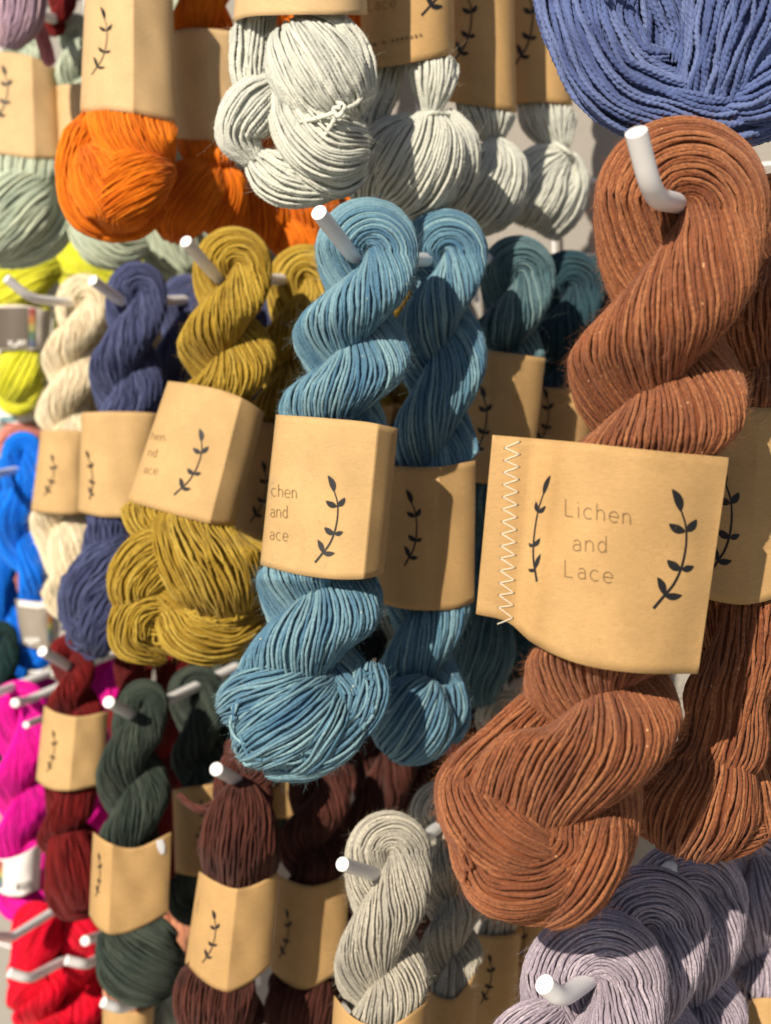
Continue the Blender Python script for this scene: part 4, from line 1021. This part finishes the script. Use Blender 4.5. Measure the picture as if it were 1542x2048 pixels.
peg('white peg with a shiny tip poking out left of the front oatmeal skein', (684, 1728, .750), None, (762, 1752, .80), r=.0044)
skein('lavender grey skein in front at the bottom, a short bent peg before it', .635, LAVE, 7,
      rope=[(1190, 1966, 148, 0), (1170, 2150, 150, 90), (1140, 2330, 150, 270), (1120, 2500, 140, 360)], extras=[([(1120, 2010, 0, 30), (1060, 2060, 20, 60), (1000, 2130, 10, 60)], .3)],
      band=([(1000, 2300), (1080, 2330), (1200, 2330), (1290, 2300)], [(985, 2560), (1080, 2590), (1190, 2590), (1270, 2560)], ROUND(150), 130), wav=.6, K=6, step=10, fuzz=2600, flen=(6, 20), frad=.22)
skein('lavender grey skein second in line, its arch just under the rust yarn end', .70, LAVE, 6.8,
      rope=[(1290, 1862, 132, 0), (1300, 2000, 120, 90), (1290, 2180, 115, 270), (1280, 2400, 110, 450)], wav=.7, K=6, step=11,extras=(), fuzz=1400, flen=(6, 20), frad=.22)
skein('lavender grey skein third in line with a lobe curving down to the right', .765, LAVE, 6.6,
      rope=[(1372, 1806, 126, 0), (1390, 1940, 112, 90), (1380, 2090, 108, 270), (1370, 2300, 100, 450)], wav=.7, K=6, step=12,extras=(), fuzz=900, flen=(6, 20), frad=.22)
skein('lavender grey skein last in line at the right edge, kraft band at its foot', .83, LAVE, 7.6,
      rope=[(1500, 1720, 112, 0), (1510, 1840, 100, 90), (1515, 1990, 90, 270), (1510, 2200, 84, 450)],
      band=([(1486, 2000), (1520, 1996), (1560, 1996), (1610, 2000)], [(1480, 2200), (1520, 2206), (1560, 2206), (1600, 2200)], ROUND(96), 90), wav=.5, K=5, step=12)
peg('stubby white bent peg in front of the lavender skein, facing the viewer', (1088, 1968, .590), (1122, 1998, .600), (1190, 1950, .640), r=.0049)

# ---------- far left: machine made neon yarns
FAR = dict(wav=.25, K=4)
G_FAR = None
RAIN = [(.30, .07, .07), (.42, .18, .06), (.38, .34, .12), (.12, .2, .14), (.13, .16, .24)]
def rainbow(b, xs, y0, y1, w_):
    out = []
    for i, c in enumerate(RAIN):
        a = y0 + (y1-y0)*i/5; e = y0 + (y1-y0)*(i+1)/5 - .3
        out.append(('patch', [(np.array([(xs, a), (xs, (a+e)/2), (xs, e)]), np.full(3, w_))], plain('rainbow_%d' % i, c, .6), 'rainbow_stripe'))
    return out
skein('neon yellow skein with a charcoal banded middle at the left edge', 1.44, NEON, 4.6,
      rope=[(50, 540, 64, 0), (40, 600, 60, 100), (36, 700, 52, 250), (36, 745, 56, 360)],
      extras=[([(60, 700, 20, 30), (40, 745, 40, 50), (20, 790, 10, 35)], .3), ([(110, 530, 0, 30), (50, 560, 40, 45), (-10, 600, 20, 30)], .3)], bot=True,
      band=([(-28, 616), (0, 611), (40, 610), (104, 622)], [(-24, 698), (0, 700), (40, 699), (96, 704)], ROUND(66), 60), bandmat=plain('pale_card', (.66, .60, .54), .6),
      prints=[('patch', [(np.array([(-22, 657), (10, 656), (56, 655)]), np.full(3, 41.))], plain('charcoal_card', (.105, .085, .068), .6), 'dark_panel'),
              ] + [('text', [(('ugan', 18, 690, 9), dict(hw=1.0, sx=.8, gap=.5))], WHITE_INK)] + rainbow(None, 64, 616, 694, 6.5), **FAR)
skein('neon yellow skein just behind, its rounded top over the cream skein', 1.52, NEON, 4.6, rope=[(170, 540, 52, 0), (165, 610, 56, 90), (160, 720, 50, 270), (158, 780, 50, 360)], extras=[([(100, 480, 0, 30), (160, 520, 20, 40), (230, 560, 0, 40)], .4)], **FAR)
skein('neon yellow skein in the background, peeking out beneath the orange one', 1.58, NEON, 4.6, rope=[(270, 480, 46, 0), (268, 560, 46, 90), (262, 700, 44, 270), (260, 800, 44, 360)], **FAR)
skein('neon yellow skein behind the sage green lobes at far left', 1.56, NEON, 4.6, rope=[(60, 480, 60, 0), (50, 560, 60, 90), (40, 700, 50, 270), (36, 780, 50, 360)], **FAR)
skein('salmon pink skein low behind the royal blue one at the left edge', 1.60, yarn_mat('salmon', (.62, .24, .20), None, None, .05, .1), 4.6, rope=[(50, 885, 52, 0), (45, 950, 50, 90), (40, 1100, 46, 270), (36, 1250, 46, 360)], extras=[([(0, 900, 0, 20), (40, 870, 10, 32), (90, 870, 0, 26)], .3)], **FAR)
wh = plain('white_card', (.72, .70, .69), .5, noise=.03)
skein('white skein with a pale card band hanging under the neon yellow yarn', 1.62, yarn_mat('pure_white', (.72, .68, .66), None, None, .05, .1), 4.6, rope=[(60, 760, 50, 0), (55, 810, 50, 90), (50, 850, 46, 180), (48, 880, 46, 270)],
      band=([(-20, 796), (20, 790), (50, 790), (96, 796)], [(-18, 838), (20, 846), (50, 846), (92, 838)], ROUND(58), 54), bandmat=wh,
      prints=[('patch', [(np.array([(0, 838), (14, 838), (30, 838)]), np.full(3, 4.))], plain('teal_card_mark', (.06, .2, .25), .6), 'teal_stripe')], **FAR)
skein('royal blue skein at the left edge with a grey banded middle near the cream end', 1.42, ROYAL, 4.6,
      rope=[(45, 905, 42, 0), (48, 980, 55, 60), (45, 1090, 50, 200), (80, 1180, 42, 330), (76, 1240, 40, 420), (68, 1295, 46, 540)],
      band=([(30, 1198), (60, 1202), (90, 1203), (122, 1200)], [(42, 1286), (66, 1297), (92, 1298), (116, 1290)], ROUND(54), 50), bandmat=plain('grey_card', (.26, .23, .19), .6),
      prints=[('patch', [(np.array([(34, 1206), (75, 1211), (120, 1207)]), np.full(3, 6.))], wh, 'white_edge'), ('text', [(('ugan', 50, 1284, 9), dict(hw=1.0, sx=.75, gap=.4, dx=(1, .05)))], WHITE_INK),
              ('patch', [(np.array([(112, 1216), (113, 1250), (111, 1290)]), np.full(3, 6.))], wh, 'white_panel')] + rainbow(None, 100, 1222, 1282, 5), **FAR)
skein('royal blue skein behind the other one, cut by the left edge', 1.5, ROYAL, 4.6, rope=[(10, 960, 46, 0), (5, 1030, 46, 90), (0, 1150, 44, 270), (10, 1300, 44, 450), (15, 1330, 44, 540)], **FAR)
skein('black green skein at the left edge below the royal blue band', 1.40, BLKG, 4.6, rope=[(2, 1275, 34, 0), (5, 1340, 40, 90), (0, 1440, 38, 270), (-5, 1520, 38, 360)], **FAR)
skein('magenta skein in front at the left edge with a white card band', 1.36, MAGE, 4.6,
      rope=[(38, 1420, 60, 0), (45, 1500, 62, 60), (42, 1600, 60, 200), (40, 1680, 52, 330), (42, 1770, 50, 450), (42, 1795, 50, 540)],
      band=([(-22, 1716), (10, 1718), (45, 1708), (84, 1684)], [(-14, 1778), (10, 1790), (45, 1792), (78, 1778)], ROUND(62), 58), bandmat=wh,
      prints=[('text', [(('KUB', 34, 1781, 9), dict(hw=1.0, sx=.9, gap=.5, dx=(1, -.22)))], INK)] + rainbow(None, -2, 1722, 1776, 7), **FAR)
skein('magenta skein farther back whose top shows above the crimson peg', 1.46, MAGE, 4.6, rope=[(82, 1395, 44, 0), (82, 1470, 48, 90), (70, 1600, 46, 270), (66, 1740, 44, 450), (60, 1800, 44, 540)], **FAR)
skein('magenta skein glimpsed through the gap above the dark green skein', 1.52, MAGE, 4.6, rope=[(215, 1330, 40, 0), (215, 1400, 42, 90), (205, 1530, 40, 270), (200, 1660, 40, 450)], **FAR)
skein('bright red skein at left with the long bent peg before it', 1.32, REDY, 4.6,
      rope=[(72, 1850, 48, 0), (72, 1900, 62, 80), (76, 1950, 60, 170), (84, 2000, 62, 270), (90, 2080, 62, 450), (90, 2180, 56, 540)], extras=[([(95, 1820, 10, 30), (70, 1880, 30, 44), (45, 1945, 30, 30)], .3), ([(90, 1960, 20, 30), (50, 1985, 30, 36), (30, 2020, 20, 20)], .3)], **FAR)
skein('bright red skein right of the bent peg, round lobes under the crimson yarn', 1.34, REDY, 4.6,
      rope=[(152, 1872, 56, 0), (152, 1930, 66, 90), (150, 1985, 64, 180), (148, 2040, 64, 270), (146, 2150, 60, 450), (145, 2200, 60, 540)], extras=[([(130, 1850, 10, 30), (160, 1880, 30, 46), (185, 1920, 10, 30)], .3)], **FAR)
skein('bright red skein farther back between the other red ones and dark green', 1.42, REDY, 4.6, rope=[(190, 1890, 46, 0), (188, 1960, 46, 90), (184, 2080, 46, 270), (180, 2200, 44, 450)], **FAR)
peg('long white bent peg crossing in front of the left bright red skein', (18, 1945, 1.22), (58, 1958, 1.23), (140, 1915, 1.33), r=.0050)
peg('white bent peg in front of the right bright red skein', (132, 1920, 1.22), (172, 1930, 1.23), (214, 1908, 1.33), r=.0050)
peg('white bent peg at the left edge beside the bright red skein', (-30, 1872, 1.18), None, (24, 1874, 1.24), r=.0046)
peg('white peg tip showing above the right bright red skein', (96, 1852, 1.3), None, (140, 1834, 1.38), r=.0044)
peg('white peg tip showing beside the dark green ball, behind the red yarn', (170, 1882, 1.26), None, (214, 1866, 1.34), r=.0050)
peg('white peg at the left edge on the black green skein', (-20, 1392, 1.30), None, (30, 1372, 1.36), r=.0048, deep=.05)
peg('white peg tip on the left magenta skein top', (30, 1406, 1.28), None, (56, 1400, 1.34), r=.0048, deep=.05)
peg('thin white peg tip between magenta and crimson band', (52, 1450, 1.29), None, (92, 1434, 1.36), r=.0036, deep=.05)
peg('white peg tip at the left edge on the royal blue skein', (-25, 955, 1.33), None, (8, 945, 1.40), r=.0046)
SALM = yarn_mat('peach_tonal', (.60, .28, .17), (.5, .2, .12), None, .03, .2)
skein('peach pink skein below the dark green ball, a bent peg before it', 1.16, SALM, 5.2, rope=[(255, 1985, 50, 0), (258, 2040, 52, 90), (255, 2150, 50, 270), (250, 2300, 48, 450)], wav=.4, K=4, step=10,
      band=([(205, 2010), (235, 2022), (270, 2024), (308, 2012)], [(205, 2160), (235, 2170), (270, 2170), (300, 2160)], ROUND(56), 52))
skein('peach pink skein glimpsed right of the dark green band', 1.24, SALM, 5.2, rope=[(352, 1815, 34, 0), (356, 1880, 38, 90), (356, 1990, 38, 270), (350, 2100, 36, 450)], wav=.4, K=4, step=12)
skein('pale green white skein at the bottom edge between green and brown', 1.2, yarn_mat('pale_mint', (.52, .54, .42), (.4, .44, .36), None, .03, .2), 5.2, rope=[(322, 2005, 44, 0), (322, 2070, 46, 90), (318, 2180, 44, 270), (314, 2260, 44, 450)], wav=.4, K=4, step=11)
peg('white bent peg under the dark green ball at the bottom edge', (206, 2004, 1.08), (240, 2018, 1.09), (278, 2004, 1.16), r=.0048)
peg('short white peg tip below the navy strands', (240, 1300, 1.22), None, (205, 1306, 1.3), r=.0046)

# ------------------------------------------------------------------ more skeins of the same dyes deeper on the same pegs (copies, parts and all)
def copy_tree(o, parent=None):
    c = o.copy(); COL.objects.link(c)
    if parent is not None: c.parent = parent
    for ch in list(o.children): copy_tree(ch, c)
    return c
ORD = ['next', 'second next', 'third next', 'fourth next']
def deeper(start, what, where, n, stepm=.062, grp=None):
    src = [v for k_, v in SK.items() if k_.startswith(start)][0]
    for i in range(n):
        c = copy_tree(src)
        c.location = src.location + WALL_N*stepm*(i+1) + Vector((0, 0, (-.004, .005, -.002, .003)[i % 4]))
        c['label'] = '%s, %s in line behind %s' % (what, ORD[i], where)
        if grp: c['group'] = grp
deeper('dark teal skein last', 'dark teal skein with shade put into its colour', 'the last teal one', 2)
deeper('mustard yellow skein behind', 'dim mustard skein', 'the shaded mustard one', 3)
deeper('denim navy skein farther', 'dark navy skein', 'the sliver of navy beside mustard', 3)
deeper('cream white mohair', 'cream mohair skein', 'the lit cream one', 3)
deeper('dark crimson skein farther', 'almost black crimson skein', 'the farther crimson one', 3)
deeper('dark green skein behind', 'black looking green skein', 'the arching dark green one', 3)
deeper('maroon brown skein last', 'almost black maroon skein', 'the last maroon one', 1)
deeper('oatmeal grey skein third', 'dim oatmeal skein', 'the shadowed sprig band', 2)
deeper('lavender grey skein last', 'shaded lavender skein', 'the lavender one at the right edge', 3)
deeper('third rust skein', 'dark rust skein', 'the third rust one', 4)
deeper('dark orange skein third', 'dark orange skein', 'the shaded third orange one', 2)
deeper('sage green skein third', 'dim sage skein', 'the third sage green one', 2)
deeper('magenta skein farther', 'magenta skein in shade', 'the magenta top above the crimson peg', 2, .07)
deeper('bright red skein farther', 'bright red skein in shade', 'the farther red one', 2, .07)
